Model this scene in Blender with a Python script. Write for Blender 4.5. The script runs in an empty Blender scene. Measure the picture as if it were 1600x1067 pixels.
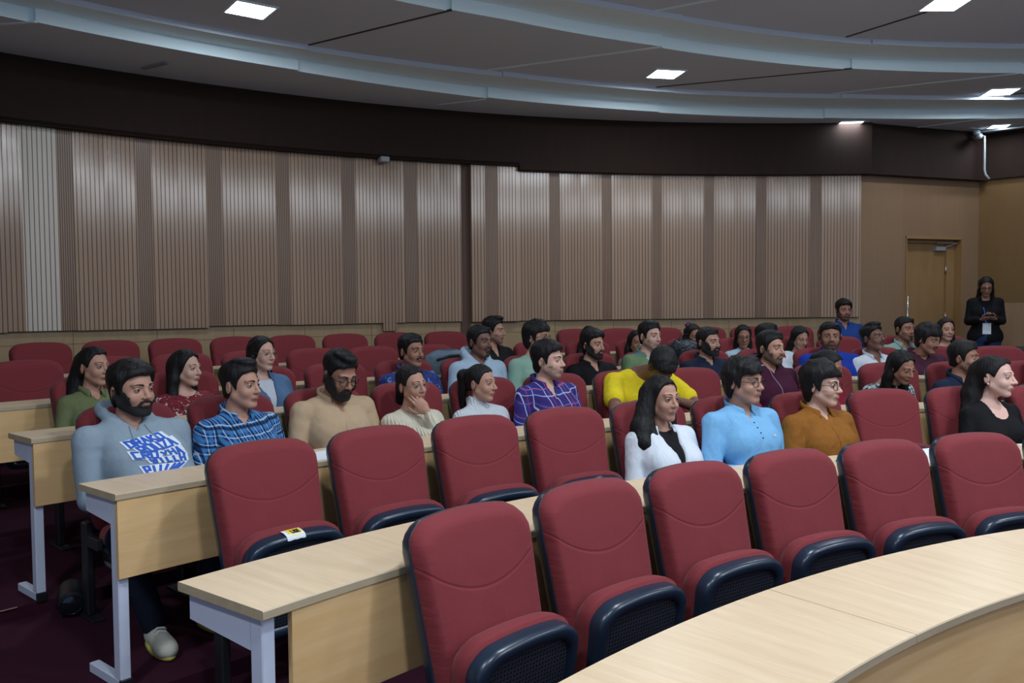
import bpy, math, random
import numpy as np
from math import sin, cos, pi, sqrt, atan2, hypot, radians
from mathutils import Vector, Matrix
from mathutils.bvhtree import BVHTree

C = bpy.context.scene.collection
scene = bpy.context.scene
random.seed(4)
rng = np.random.RandomState(7)

# ------------------------------------------------------------------ camera, light, exposure
ZO = 1.568                                   # eye height above the floor of the front row
FPX, PITCH, ROLL = 1333.74, 0.04291, 0.0088
cd = bpy.data.cameras.new('camera'); cam = bpy.data.objects.new('camera', cd); C.objects.link(cam)
cd.sensor_width = 36.0; cd.lens = FPX*36/1600; cd.clip_start = .05; cd.clip_end = 60
_F = Vector((0, cos(PITCH), -sin(PITCH))); _r = Vector((1, 0, 0)); _u = Vector((0, sin(PITCH), cos(PITCH)))
_R = _r*cos(ROLL) - _u*sin(ROLL); _U = _u*cos(ROLL) + _r*sin(ROLL)
mw = Matrix((( _R.x, _U.x, -_F.x, 0), (_R.y, _U.y, -_F.y, 0), (_R.z, _U.z, -_F.z, ZO), (0, 0, 0, 1)))
cam.matrix_world = mw
scene.camera = cam
scene.view_settings.view_transform = 'Standard'; scene.view_settings.look = 'None'
scene.view_settings.gamma = 1.0; scene.view_settings.use_curve_mapping = False
scene.view_settings.exposure = 0.22
world = bpy.data.worlds.new('world'); scene.world = world; world.use_nodes = True
world.node_tree.nodes['Background'].inputs[0].default_value = (0.52, 0.66, 0.86, 1)
world.node_tree.nodes['Background'].inputs[1].default_value = 0.46

CX, CY = 3.672, -1.2547                       # the centre the rows curve around (the stage)
RR = [5.3836, 6.5369, 7.6978, 8.8189, 9.9895, 11.0593]
TH = [-.78667, -.79342, -.80242, -.77442, -.77837, -.74298]
ZT = [-.61815, -.53425, -.46651, -.40968, -.35904, -.27910]
FL = [z + ZO - .95 for z in ZT]               # floor height of each row
FL = [f - FL[0] for f in FL]
SP = .532
def pol(r, th, z=0.0): return (CX + r*sin(th), CY + r*cos(th), z)

# ------------------------------------------------------------------ mesh helpers
class G:
    """collects vertices and faces with material numbers, links them as ONE mesh object"""
    def __init__(s): s.v = []; s.f = []; s.n = 0; s.uv = None
    def add(s, V, F, m=0):
        V = np.asarray(V, float).reshape(-1, 3)
        if isinstance(F, np.ndarray) and F.ndim == 2:
            if len(F): s.f.append((F + s.n, m))
        else:
            by = {}
            for f in F: by.setdefault(len(f), []).append(f)
            for k, fs in by.items(): s.f.append((np.array(fs, int) + s.n, m))
        s.v.append(V); s.n += len(V)
        return s
    def merge(s, g, M=None, mmap=None):
        V = g.verts()
        if M is not None: V = V @ np.array(M)[:3, :3].T + np.array(M)[:3, 3]
        for F, m in g.f: s.f.append((F + s.n, mmap[m] if mmap else m))
        s.v.append(V); s.n += len(V)
        return s
    def verts(s): return np.concatenate(s.v) if s.v else np.zeros((0, 3))
    def xf(s, M):
        V = s.verts() @ np.array(M)[:3, :3].T + np.array(M)[:3, 3]; s.v = [V]; return s
    def mesh(s, name, mats, smooth=True):
        V = s.verts(); me = bpy.data.meshes.new(name)
        me.vertices.add(len(V)); me.vertices.foreach_set('co', V.astype(np.float32).ravel())
        lt = np.concatenate([np.full(len(F), F.shape[1]) for F, m in s.f])
        vi = np.concatenate([F.ravel() for F, m in s.f])
        mi = np.concatenate([np.full(len(F), m) for F, m in s.f])
        me.loops.add(len(vi)); me.loops.foreach_set('vertex_index', vi.astype(np.int32))
        me.polygons.add(len(lt)); ls = np.concatenate([[0], np.cumsum(lt)[:-1]])
        me.polygons.foreach_set('loop_start', ls.astype(np.int32)); me.polygons.foreach_set('loop_total', lt.astype(np.int32))
        me.polygons.foreach_set('material_index', mi.astype(np.int32))
        me.polygons.foreach_set('use_smooth', np.full(len(lt), bool(smooth)))
        for m in (mats if isinstance(mats, (list, tuple)) else [mats]): me.materials.append(m)
        me.update(calc_edges=True); me.validate(verbose=False)
        if smooth == 'auto': me.set_sharp_from_angle(angle=radians(40))
        return me

def obj(name, g, mats, parent=None, smooth=True, **props):
    me = g.mesh(name, mats, smooth) if isinstance(g, G) else g
    o = bpy.data.objects.new(name, me); C.objects.link(o)
    if parent is not None: o.parent = parent
    for k, v in props.items(): o[k] = v
    return o
def thing(name, label, cat, loc=(0, 0, 0), rz=0.0, group=None):
    o = bpy.data.objects.new(name, None); C.objects.link(o); o.location = loc; o.rotation_euler = (0, 0, rz)
    o.empty_display_size = .1
    o['label'] = label; o['category'] = cat
    if group: o['group'] = group
    return o
def tag(o, label, cat, group=None):
    o['label'] = label; o['category'] = cat
    if group: o['group'] = group
    return o
def struct(name, g, mats, smooth=False, parent=None):
    o = obj(name, g, mats, parent, smooth)
    if parent is None: o['kind'] = 'structure'
    return o

def box(g, lo, hi, m=0, M=None, bev=0.0):
    x0, y0, z0 = lo; x1, y1, z1 = hi
    if bev <= 0:
        V = np.array([(x0,y0,z0),(x1,y0,z0),(x1,y1,z0),(x0,y1,z0),(x0,y0,z1),(x1,y0,z1),(x1,y1,z1),(x0,y1,z1)], float)
        F = [(0,3,2,1),(4,5,6,7),(0,1,5,4),(1,2,6,5),(2,3,7,6),(3,0,4,7)]
    else:
        b = bev
        pts = [(x0+b,y0),(x1-b,y0),(x1,y0+b),(x1,y1-b),(x1-b,y1),(x0+b,y1),(x0,y1-b),(x0,y0+b)]
        ins = [(x0+2*b,y0+b),(x1-2*b,y0+b),(x1-b,y0+2*b),(x1-b,y1-2*b),(x1-2*b,y1-b),(x0+2*b,y1-b),(x0+b,y1-2*b),(x0+b,y0+2*b)]
        V = [(x,y,z0) for x,y in ins]+[(x,y,z0+b) for x,y in pts]+[(x,y,z1-b) for x,y in pts]+[(x,y,z1) for x,y in ins]
        F = [tuple(range(7,-1,-1)), tuple(range(24,32))]
        for k in range(3):
            for i in range(8):
                j = (i+1) % 8; F.append((k*8+i, k*8+j, k*8+8+j, k*8+8+i))
        V = np.array(V, float)
    if M is not None: V = V @ np.array(M)[:3,:3].T + np.array(M)[:3,3]
    g.add(V, F, m)
def tube(g, pts, r, m=0, n=10, closed=False, flat=1.0, cap=True):
    P = np.array(pts, float); k = len(P)
    rr = np.full(k, r) if np.isscalar(r) else np.array(r, float)
    T = np.zeros_like(P)
    if closed: T = np.roll(P, -1, 0) - np.roll(P, 1, 0)
    else: T[1:-1] = P[2:]-P[:-2]; T[0] = P[1]-P[0]; T[-1] = P[-1]-P[-2]
    T /= np.linalg.norm(T, axis=1)[:, None] + 1e-12
    ref = np.array([0, 0, 1.0]) if abs(T[0, 2]) < .9 else np.array([0, 1.0, 0])
    V = []
    N = ref - T[0]*ref.dot(T[0]); N /= np.linalg.norm(N)
    for i in range(k):
        N = N - T[i]*N.dot(T[i]); N /= np.linalg.norm(N)+1e-12; B = np.cross(T[i], N)
        for a in range(n):
            an = 2*pi*a/n; V.append(P[i]+rr[i]*(cos(an)*B+flat*sin(an)*N))
    F = []
    for i in range(k if closed else k-1):
        j = (i+1) % k
        for a in range(n): b = (a+1) % n; F.append((i*n+a, i*n+b, j*n+b, j*n+a))
    if not closed and cap: F.append(tuple(range(n-1, -1, -1))); F.append(tuple((k-1)*n+a for a in range(n)))
    g.add(V, F, m)
def lathe(g, prof, m=0, n=24, M=None):
    V = [(r*cos(2*pi*a/n), r*sin(2*pi*a/n), z) for r, z in prof for a in range(n)]
    F = []
    for i in range(len(prof)-1):
        for a in range(n): b = (a+1) % n; F.append((i*n+a, i*n+b, (i+1)*n+b, (i+1)*n+a))
    F.append(tuple(range(n-1, -1, -1))); F.append(tuple((len(prof)-1)*n+a for a in range(n)))
    V = np.array(V, float)
    if M is not None: V = V @ np.array(M)[:3,:3].T + np.array(M)[:3,3]
    g.add(V, F, m)
def grid(g, P, m=0, flip=False, wrap=False):
    """P: (a,b,3) array of points -> quads"""
    a, b = P.shape[:2]; idx = np.arange(a*b).reshape(a, b)
    if wrap: idx = np.concatenate([idx, idx[:, :1]], 1)
    q = np.stack([idx[:-1, :-1], idx[1:, :-1], idx[1:, 1:], idx[:-1, 1:]], -1).reshape(-1, 4)
    if flip: q = q[:, ::-1]
    g.add(P.reshape(-1, 3), q, m)
def arc_solid(g, t0, t1, n, prof, m=0, jr=None):
    """sweeps a closed profile [(r,z)...] about the stage centre from angle t0 to t1"""
    k = len(prof); V = []
    for i in range(n+1):
        t = t0+(t1-t0)*i/n; d = jr(t) if jr else 0.0
        for r, z in prof: V.append(pol(r+d, t, z))
    F = []
    for i in range(n):
        for a in range(k): b = (a+1) % k; F.append((i*k+a, i*k+b, (i+1)*k+b, (i+1)*k+a))
    F.append(tuple(range(k-1, -1, -1))); F.append(tuple(n*k+a for a in range(k)))
    g.add(V, F, m)

# ------------------------------------------------------------------ materials
def new_mat(name):
    m = bpy.data.materials.new(name); m.use_nodes = True; nt = m.node_tree
    b = nt.nodes['Principled BSDF']; return m, nt, b
def N(nt, t, **kw):
    n = nt.nodes.new(t)
    for k, v in kw.items(): setattr(n, k, v)
    return n
def plain(name, col, rough=.6, metal=0.0, spec=.5, coat=0.0):
    m, nt, b = new_mat(name); b.inputs['Base Color'].default_value = (*col, 1); b.inputs['Roughness'].default_value = rough
    b.inputs['Metallic'].default_value = metal; b.inputs['Specular IOR Level'].default_value = spec; b.inputs['Coat Weight'].default_value = coat
    return m
def mth(nt, op, a, b=None, c=None):
    n = N(nt, 'ShaderNodeMath', operation=op)
    for i, v in enumerate((a, b, c)):
        if v is None: continue
        if isinstance(v, (int, float)): n.inputs[i].default_value = v
        else: nt.links.new(v, n.inputs[i])
    return n.outputs[0]
def noise(nt, vec, scale, detail=3, sc3=None, dist=0.0):
    if sc3 is not None:
        mp = N(nt, 'ShaderNodeMapping'); nt.links.new(vec, mp.inputs[0]); mp.inputs['Scale'].default_value = sc3; vec = mp.outputs[0]
    n = N(nt, 'ShaderNodeTexNoise'); nt.links.new(vec, n.inputs['Vector']); n.inputs['Scale'].default_value = scale; n.inputs['Detail'].default_value = detail
    n.inputs['Distortion'].default_value = dist
    return n.outputs['Fac']
def mix(nt, f, a, b):
    n = N(nt, 'ShaderNodeMix', data_type='RGBA')
    for i, v in ((0, f), (6, a), (7, b)):
        if isinstance(v, (int, float)): n.inputs[i].default_value = v
        elif isinstance(v, tuple): n.inputs[i].default_value = (*v[:3], 1)
        else: nt.links.new(v, n.inputs[i])
    return n.outputs[2]
def bump(nt, b, h, strength=.3, dist=.01):
    n = N(nt, 'ShaderNodeBump'); n.inputs['Strength'].default_value = strength; n.inputs['Distance'].default_value = dist
    nt.links.new(h, n.inputs['Height']); nt.links.new(n.outputs[0], b.inputs['Normal'])
def coords(nt, kind='Object'):
    return N(nt, 'ShaderNodeTexCoord').outputs[kind]
def sep(nt, v):
    n = N(nt, 'ShaderNodeSeparateXYZ'); nt.links.new(v, n.inputs[0]); return n.outputs

def polar_coords(nt):
    """(arc length, radius, height) about the stage centre, from world position"""
    p = sep(nt, N(nt, 'ShaderNodeNewGeometry').outputs['Position'])
    dx = mth(nt, 'SUBTRACT', p[0], CX); dy = mth(nt, 'SUBTRACT', p[1], CY)
    th = mth(nt, 'ARCTAN2', dx, dy)
    r = mth(nt, 'SQRT', mth(nt, 'ADD', mth(nt, 'MULTIPLY', dx, dx), mth(nt, 'MULTIPLY', dy, dy)))
    return th, r, p[2]
def comb(nt, x, y, z):
    n = N(nt, 'ShaderNodeCombineXYZ')
    for i, v in enumerate((x, y, z)):
        if isinstance(v, (int, float)): n.inputs[i].default_value = v
        else: nt.links.new(v, n.inputs[i])
    return n.outputs[0]

def laminate(name, c0, c1, rough=.35, along='r', grain=1.0):
    m, nt, b = new_mat(name); th, r, z = polar_coords(nt)
    u = mth(nt, 'MULTIPLY', th, 7.0)
    v = comb(nt, mth(nt, 'MULTIPLY', u, 1.1 if along == 'th' else 14.0), mth(nt, 'MULTIPLY', r, 14.0 if along == 'th' else 1.6), mth(nt, 'MULTIPLY', z, 16.0 if along == 'th' else 1.3))
    f = noise(nt, v, 1.6*grain, 5, dist=.6); f2 = noise(nt, v, 6*grain, 3)
    k = mth(nt, 'ADD', mth(nt, 'MULTIPLY', f, .75), mth(nt, 'MULTIPLY', f2, .25))
    cr = N(nt, 'ShaderNodeMapRange'); cr.inputs[1].default_value = .3; cr.inputs[2].default_value = .7; nt.links.new(k, cr.inputs[0])
    nt.links.new(mix(nt, cr.outputs[0], c0, c1), b.inputs['Base Color'])
    b.inputs['Roughness'].default_value = rough
    return m
def slats(name, pitch, gw, c0, c1, cg, rough=.32):
    """vertical wood slats parted by dark grooves; the grooves are part of the panel"""
    m, nt, b = new_mat(name); th, r, z = polar_coords(nt)
    u = mth(nt, 'MULTIPLY', th, 11.75); s = mth(nt, 'DIVIDE', u, pitch); fr = mth(nt, 'FRACT', s)
    fr = mth(nt, 'ABSOLUTE', mth(nt, 'SUBTRACT', fr, .5))                       # .5 at the groove
    gr = N(nt, 'ShaderNodeMapRange'); gr.inputs[1].default_value = .5-gw/pitch/2-.06; gr.inputs[2].default_value = .5-gw/pitch/2+.02; nt.links.new(fr, gr.inputs[0])
    gr = gr.outputs[0]
    cell = mth(nt, 'FLOOR', s)
    w = N(nt, 'ShaderNodeTexWhiteNoise', noise_dimensions='1D'); nt.links.new(cell, w.inputs['W'])
    v = comb(nt, mth(nt, 'MULTIPLY', u, 9.0), mth(nt, 'MULTIPLY', cell, 3.7), mth(nt, 'MULTIPLY', z, .8))
    f = noise(nt, v, 2.0, 5, dist=.8)
    pan = mth(nt, 'FLOOR', mth(nt, 'DIVIDE', mth(nt, 'ADD', u, mth(nt, 'MULTIPLY', mth(nt,'SINE', mth(nt,'MULTIPLY', u, 2.3)), .1)), .31))
    w2 = N(nt, 'ShaderNodeTexWhiteNoise', noise_dimensions='1D'); nt.links.new(pan, w2.inputs['W'])
    k = mth(nt, 'ADD', mth(nt, 'MULTIPLY', f, .45), mth(nt, 'ADD', mth(nt, 'MULTIPLY', w.outputs[0], .15), mth(nt, 'MULTIPLY', w2.outputs[0], .4)))
    col = mix(nt, k, c0, c1)
    nt.links.new(mix(nt, gr, col, cg), b.inputs['Base Color'])
    b.inputs['Roughness'].default_value = rough
    bump(nt, b, mth(nt, 'SUBTRACT', 1.0, gr), .35, .004)
    b.inputs['Specular IOR Level'].default_value = .5
    return m

def srgb(r, g, b):
    f = lambda c: ((c/255+.055)/1.055)**2.4 if c/255 > .04045 else c/255/12.92
    return (f(r), f(g), f(b))

M = {}
M['desk_top'] = laminate('pale_beech_laminate', srgb(210,184,150), srgb(226,202,170), .33)
M['desk_edge'] = laminate('beech_edge', srgb(176,158,130), srgb(192,174,146), .45, 'th')
M['desk_panel'] = laminate('beech_panel', srgb(220,178,122), srgb(234,196,144), .4, 'th')
M['white_metal'] = plain('white_powder_coat', srgb(208,216,236), .4)
M['wall_wood'] = laminate('wall_beech', srgb(158,132,98), srgb(172,146,110), .4, 'z')
M['slat_wide'] = slats('wide_slats', .0385, .005, srgb(150,121,98), srgb(182,151,125), srgb(66,46,38), .145)
M['slat_narrow'] = slats('narrow_slats', .0185, .0052, srgb(136,106,84), srgb(154,124,100), srgb(58,40,33), .34)
M['slat_light'] = slats('pale_wide_slats', .0385, .005, srgb(196,184,170), srgb(214,202,188), srgb(66,52,46), .3)
M['slat_plain'] = slats('fine_slats', .016, .003, srgb(146,116,88), srgb(160,130,100), srgb(110,85,62), .4)
M['fascia'] = laminate('dark_brown_bulkhead', srgb(36,20,13), srgb(42,24,16), .9)
M['ceil_grey'] = plain('grey_ceiling_board', srgb(206,216,230), .85)
M['ceil_white'] = plain('white_ceiling_band', srgb(228,248,255), .6)
M['ceil_joint_shade'] = plain('painted_joint_shade', srgb(60,58,58), .8)  # shade at the board steps, put into a dark colour
M['door_wood'] = laminate('door_veneer', srgb(150,116,74), srgb(160,126,84), .4, 'z')
M['ochre'] = laminate('ochre_wall', srgb(112,82,42), srgb(118,88,46), .6, 'z')
M['chrome'] = plain('brushed_steel', (.6,.62,.65), .25, 1.0)
M['black_plastic'] = plain('black_plastic', (.012,.013,.017), .4)
M['dark_metal'] = plain('black_painted_steel', (.012,.013,.016), .45)
M['cctv'] = plain('grey_white_plastic', srgb(175,185,190), .4)
M['grey_dim'] = plain('dim_grey_metal', srgb(150,152,158), .4)

m, nt, b = new_mat('maroon_carpet'); oc = coords(nt)
nt.links.new(mix(nt, noise(nt, oc, 2.2, 4), srgb(48,18,34), srgb(62,24,42)), b.inputs['Base Color']); b.inputs['Roughness'].default_value = .95; b.inputs['Specular IOR Level'].default_value = .15
bump(nt, b, noise(nt, oc, 260, 2), .5, .004); M['carpet'] = m

def upholstery(name, kind):
    m, nt, b = new_mat(name); oc = coords(nt); x, y, z = sep(nt, oc)
    c = mix(nt, noise(nt, oc, 300, 2), srgb(118,44,50), srgb(132,54,59))
    c = mix(nt, mth(nt, 'MULTIPLY', noise(nt, oc, 5, 2), .35), c, srgb(106,38,44))
    nt.links.new(c, b.inputs['Base Color']); b.inputs['Roughness'].default_value = .85; b.inputs['Specular IOR Level'].default_value = .25
    b.inputs['Sheen Weight'].default_value = .08; b.inputs['Sheen Roughness'].default_value = .4
    h = mth(nt, 'MULTIPLY', noise(nt, oc, 420, 2), .08)
    if kind == 'back':                       # curved stitched seam with a short upright one below it
        zg = mth(nt, 'ADD', mth(nt, 'MULTIPLY', mth(nt, 'MULTIPLY', x, x), 1.7), .742)
        d = mth(nt, 'ABSOLUTE', mth(nt, 'SUBTRACT', z, zg))
        s = N(nt, 'ShaderNodeMapRange', interpolation_type='SMOOTHSTEP'); s.inputs[1].default_value = 0; s.inputs[2].default_value = .008; s.inputs[3].default_value = -.22; s.inputs[4].default_value = 0; nt.links.new(d, s.inputs[0])
        h = mth(nt, 'ADD', h, s.outputs[0])
        # soft puckers along the side edges
        e = N(nt, 'ShaderNodeMapRange'); e.inputs[1].default_value = .15; e.inputs[2].default_value = .23; nt.links.new(mth(nt, 'ABSOLUTE', x), e.inputs[0])
        w = noise(nt, oc, 9, 2, sc3=(.8, 1, 5))
        h = mth(nt, 'ADD', h, mth(nt, 'MULTIPLY', mth(nt, 'MULTIPLY', w, e.outputs[0]), .5))
        h = mth(nt, 'ADD', h, mth(nt, 'MULTIPLY', noise(nt, oc, 7, 2), .35))
    else:
        h = mth(nt, 'ADD', h, mth(nt, 'MULTIPLY', noise(nt, oc, 9, 2), .35))
    bump(nt, b, h, .8, .01)
    return m
M['back_fabric'] = upholstery('maroon_fabric_back', 'back'); M['seat_fabric'] = upholstery('maroon_fabric_seat', 'seat')
M['shell'] = plain('navy_black_shell', (.012,.024,.046), .30)
m, nt, b = new_mat('perforated_plastic'); x, y, z = sep(nt, coords(nt))
def dots(nt, a, p): return mth(nt, 'ABSOLUTE', mth(nt, 'SUBTRACT', mth(nt, 'FRACT', mth(nt, 'DIVIDE', a, p)), .5))
dd = mth(nt, 'ADD', mth(nt, 'POWER', dots(nt, x, .013), 2.0), mth(nt, 'POWER', dots(nt, z, .013), 2.0))
hole = mth(nt, 'LESS_THAN', dd, .07)
nt.links.new(mix(nt, hole, (.026,.034,.050), (.001,.001,.002)), b.inputs['Base Color']); b.inputs['Roughness'].default_value = .4; M['perforated'] = m
def emit(name, col, st):
    m, nt, b = new_mat(name); b.inputs['Base Color'].default_value = (1,1,1,1); b.inputs['Emission Color'].default_value = (*col, 1); b.inputs['Emission Strength'].default_value = st; return m
M['lamp'] = emit('led_diffuser', (.86,.93,1.0), 14.0)

# ------------------------------------------------------------------ the room
# floor: one step up per row
g = G()
edges = [0.05] + [RR[k]+.13 for k in range(5)] + [13.6]
for k in range(6):
    P = np.array([[pol(r, t, FL[k]) for t in np.linspace(-1.75, 1.1, 90)] for r in np.linspace(edges[k], edges[k+1], 3)]); grid(g, P, 0, flip=True)
    if k: P = np.array([[pol(edges[k], t, z) for t in np.linspace(-1.75, 1.1, 90)] for z in (FL[k-1], FL[k])]); grid(g, P, 0)
struct('floor', g, M['carpet'])

RW = 11.75
zt, zb = 1.59+ZO, -.185+ZO
wall_thin = lambda g, t0, t1, r0, r1, z0, z1, m=0: arc_solid(g, t0, t1, max(2, int(abs(t1-t0)*40)), [(r0, z0), (r1, z0), (r1, z1), (r0, z1)], m)
g = G(); wall_thin(g, -1.75, .052, RW+.02, RW+.16, 0.0, 4.2)
wall = struct('wall_back', g, M['wall_wood'])
# dado joints (thin shadow gaps as shallow dark strips in the dado)
g = G()
for t in np.arange(-1.45, .05, .062): wall_thin(g, t, t+.0004, RW+.0185, RW+.03, FL[5]+.02, zb-.03)
wall_thin(g, -1.75, .05, RW+.0185, RW+.03, zb-.135, zb-.131)
obj('panel_joint', g, plain('joint_brown', srgb(92,72,50), .7), wall, smooth=False)
zn = [(-1.75,-.7501),(-.7501,-.7384),(-.7384,-.7148),(-.7032,-.658),(-.6463,-.6032),(-.5906,-.5448),(-.5323,-.4852),(-.4727,-.4255),(-.4136,-.3695)]
nar = [(-.7148,-.7032),(-.658,-.6463),(-.6032,-.5906),(-.5448,-.5323),(-.4852,-.4727),(-.4255,-.4136),(-.3461,-.3329),(-.2783,-.2675),(-.2234,-.2132),(-.1694,-.1591),(-.1139,-.1036),(-.0586,-.0478),(-.002,.0093)]
wid = zn + [(-.3598,-.3461),(-.3329,-.3118),(-.3118,-.2783),(-.2675,-.2234),(-.2132,-.1694),(-.1591,-.1139),(-.1036,-.0586),(-.0478,-.002),(.0093,.0502)]
def zbot(t): return zb + (.0 if t > -.3 else .004*sin(t*40)) - (.012 if t < -.62 else 0)
for a, b_ in wid:
    prot = .03 if (-.36 < (a+b_)/2 < -.3118) else 0.0
    zz = zt + (.09 if prot else 0)
    g = G(); wall_thin(g, a, b_, RW-.03-prot, RW+.03, zbot(a), zz)
    light = (a == -.7384)
    obj('slat_panel', g, M['slat_light'] if light and 'slat_light' in M else M['slat_wide'], wall, smooth=False)
for a, b_ in nar:
    prot = .03 if (-.36 < (a+b_)/2 < -.3118) else 0.0
    g = G(); wall_thin(g, a, b_, RW-.026-prot, RW+.03, zbot(a), zt+(.09 if prot else 0)); obj('slat_panel', g, M['slat_narrow'], wall, smooth=False)
g = G(); wall_thin(g, -.4475, -.4345, RW-.028, RW+.03, zb-.09, zb+.02); obj('slat_panel', g, M['slat_wide'], wall, smooth=False)
# dark recess between the two wall sections
g = G(); wall_thin(g, -.3695, -.3598, RW+.0, RW+.03, zb-.6, zt+.1); obj('recess_strip', g, plain('recess_brown', srgb(86,62,48), .6), wall, smooth=False)

# right part of the back wall, with the door, then the side wall beyond the corner
A = np.array([4.262, 10.50]); Cn = np.array([6.10, 11.19]); E_ = Cn + (np.array([6.467, 10.83])-Cn)*6.0
def wseg(g, P, Q, s0, s1, off0, off1, z0, z1, m=0):
    d = (Q-P)/np.linalg.norm(Q-P); n = np.array([-d[1], d[0]])           # n points away from the room
    pts = [P+d*s0+n*off0, P+d*s1+n*off0, P+d*s1+n*off1, P+d*s0+n*off1]
    V = [(p[0], p[1], z0) for p in pts] + [(p[0], p[1], z1) for p in pts]
    g.add(V, [(3,2,1,0),(4,5,6,7),(0,1,5,4),(1,2,6,5),(2,3,7,6),(3,0,4,7)], m)
LW = np.linalg.norm(Cn-A); dW = (Cn-A)/LW
def s_at(x): return (x-A[0])/dW[0]
d0, d1 = s_at(4.955), s_at(5.83); dtop = .80+ZO
g = G()
wseg(g, A, Cn, 0, d0, 0, .2, 0, 4.2); wseg(g, A, Cn, d1, LW+.1, 0, .2, 0, 4.2); wseg(g, A, Cn, d0, d1, 0, .2, dtop, 4.2); wseg(g, A, Cn, d0, d1, .24, .3, 0, dtop)
wd = struct('wall_right', g, M['slat_plain'])
g = G(); fw = .035
wseg(g, A, Cn, d0-.004, d0+fw*.4, -.012, .2, FL[5], dtop+.02); wseg(g, A, Cn, d1-fw*.4, d1+.004, -.012, .2, FL[5], dtop+.02); wseg(g, A, Cn, d0-.004, d1+.004, -.012, .2, dtop-.012, dtop+.02)
fr = struct('trim_2', g, M['door_wood'])
dr = thing('door_1', 'brown veneered door with long steel handle in back wall', 'door', (0,0,0)); dr['kind'] = 'structure'
g = G(); wseg(g, A, Cn, d0+.02, d1-.16, .12, .165, FL[5]+.01, dtop-.06); obj('door_leaf', g, M['door_wood'], dr, smooth=False)
g = G(); wseg(g, A, Cn, d1-.155, d1-.02, .09, .165, FL[5]+.01, dtop-.06); wseg(g, A, Cn, d0+.02, d1-.02, .09, .165, dtop-.055, dtop-.015); obj('door_side_panel', g, M['door_wood'], dr, smooth=False)
def wp(s, off, z): n = np.array([-dW[1], dW[0]]); p = A+dW*s+n*off; return (p[0], p[1], z)
g = G(); tube(g, [wp(d0+.06, .02, ZO-.55), wp(d0+.06, .02, ZO+.07)], .014, n=12)
tube(g, [wp(d0+.06, .02, ZO-.45), wp(d0+.06, .13, ZO-.45)], .007); tube(g, [wp(d0+.06, .02, ZO-.03), wp(d0+.06, .13, ZO-.03)], .007)
obj('door_handle', g, M['chrome'], dr)
g = G(); wseg(g, A, Cn, d1-.36, d1-.2, .06, .12, dtop-.15, dtop-.1); tube(g, [wp(d1-.2, .07, dtop-.1), wp(d1-.05, .03, dtop-.055), wp(d1-.36, .05, dtop-.055)], .007)
obj('door_closer', g, M['grey_dim'], dr, smooth=False)
g = G()
for zz in (dtop-.45, dtop-1.05, dtop-1.6): tube(g, [wp(d1-.158, .1, zz), wp(d1-.158, .1, zz+.1)], .008)
obj('hinge', g, M['chrome'], dr)
g = G(); wseg(g, Cn, E_, 0, np.linalg.norm(E_-Cn), 0, .2, 0, 4.2); rw = struct('wall_far_right', g, M['ochre'])
g = G(); wseg(g, Cn, E_, 0, 2.1, -.012, .02, FL[5], ZO-.03); obj('dado_panel', g, M['slat_plain'], rw, smooth=False)

# dark bulkhead between wall panels and ceiling
zc = 2.15+ZO
g = G()
wall_thin(g, -1.75, -.3118, 11.62, 11.72, zt-.005, zc+.02); wall_thin(g, -1.75, -.3118, 11.62, RW+.05, zt, zt+.03)
def jog(t): return 0.0
arc_solid(g, -.3118, .058, 16, [(11.62, zt-.05), (RW+.05, zt-.05), (RW+.05, zc+.02), (11.62, zc+.02)])
wseg(g, A, Cn, -.02, LW, -.13, .05, zt-.045, zc+.02)
wseg(g, Cn, E_, -.1, np.linalg.norm(E_-Cn), -.05, .05, zt-.03, zc+.02)
struct('trim_1', g, M['fascia'])

# ceiling: curved boards stepping down towards the back, white bands between them
tA = np.array([-1.75,-1.2,-.78,-.55,-.36,-.18,0,.17,.5,1.1]); RA = np.array([10.3,10.4,10.58,10.70,10.93,11.12,11.32,11.6,12.1,13.0])
RAu = np.array([10.0,10.1,10.33,10.40,10.47,10.67,10.80,11.1,11.6,12.4])
tB = np.array([-1.75,-1.0,-.52,-.42,-.25,-.03,.15,.5,1.1]); RB = np.array([8.6,8.7,8.98,9.04,9.30,9.79,10.12,10.7,11.5]); RBu = np.array([8.2,8.3,8.58,8.66,8.90,9.34,9.64,10.2,11.0])
def RI(t, T, R): return float(np.interp(t, T, R))
jA = [-.94,-.75,-.55,-.365,-.18,-.0,.17,.36]; jB = [-.70,-.475,-.25,-.03,.15,.33]
def jf(t, js):                                   # small offset of every second segment
    k = sum(t > j for j in js); return .035*(k % 2)
ts = np.unique(np.concatenate([np.linspace(-1.75, 1.1, 150)] + [[j-1e-4, j+1e-4] for j in jA+jB]))
zA, zA2, zM, zB2, zT = zc, zc+.105, zc+.15, zc+.255, zc+.30
ra = [RI(t, tA, RA)+jf(t, jA) for t in ts]; rau = [RI(t, tA, RAu)+.6*jf(t, jA) for t in ts]
rb = [RI(t, tB, RB)+jf(t, jB) for t in ts]; rbu = [RI(t, tB, RBu)+.6*jf(t, jB) for t in ts]
g = G()
def strip(r0, z0, r1, z1, m):
    P = np.array([[pol(a, t, z0) for a, t in zip(r0, ts)], [pol(b_, t, z1) for b_, t in zip(r1, ts)]]); grid(g, P, m)
one = np.ones(len(ts))
strip(13.4*one, zA, ra, zA, 0); strip(ra, zA, ra, zA2, 1); strip(ra, zA2, rau, zA2, 1); strip(rau, zA2, rau, zM, 0)
strip(rau, zM, rb, zM, 0); strip(rb, zM, rb, zB2, 1); strip(rb, zB2, rbu, zB2, 1); strip(rbu, zB2, rbu, zT, 0); 
rc = [RI(t, tB, RB)-1.75 for t in ts]; rcu = [r-.4 for r in rc]
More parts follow.
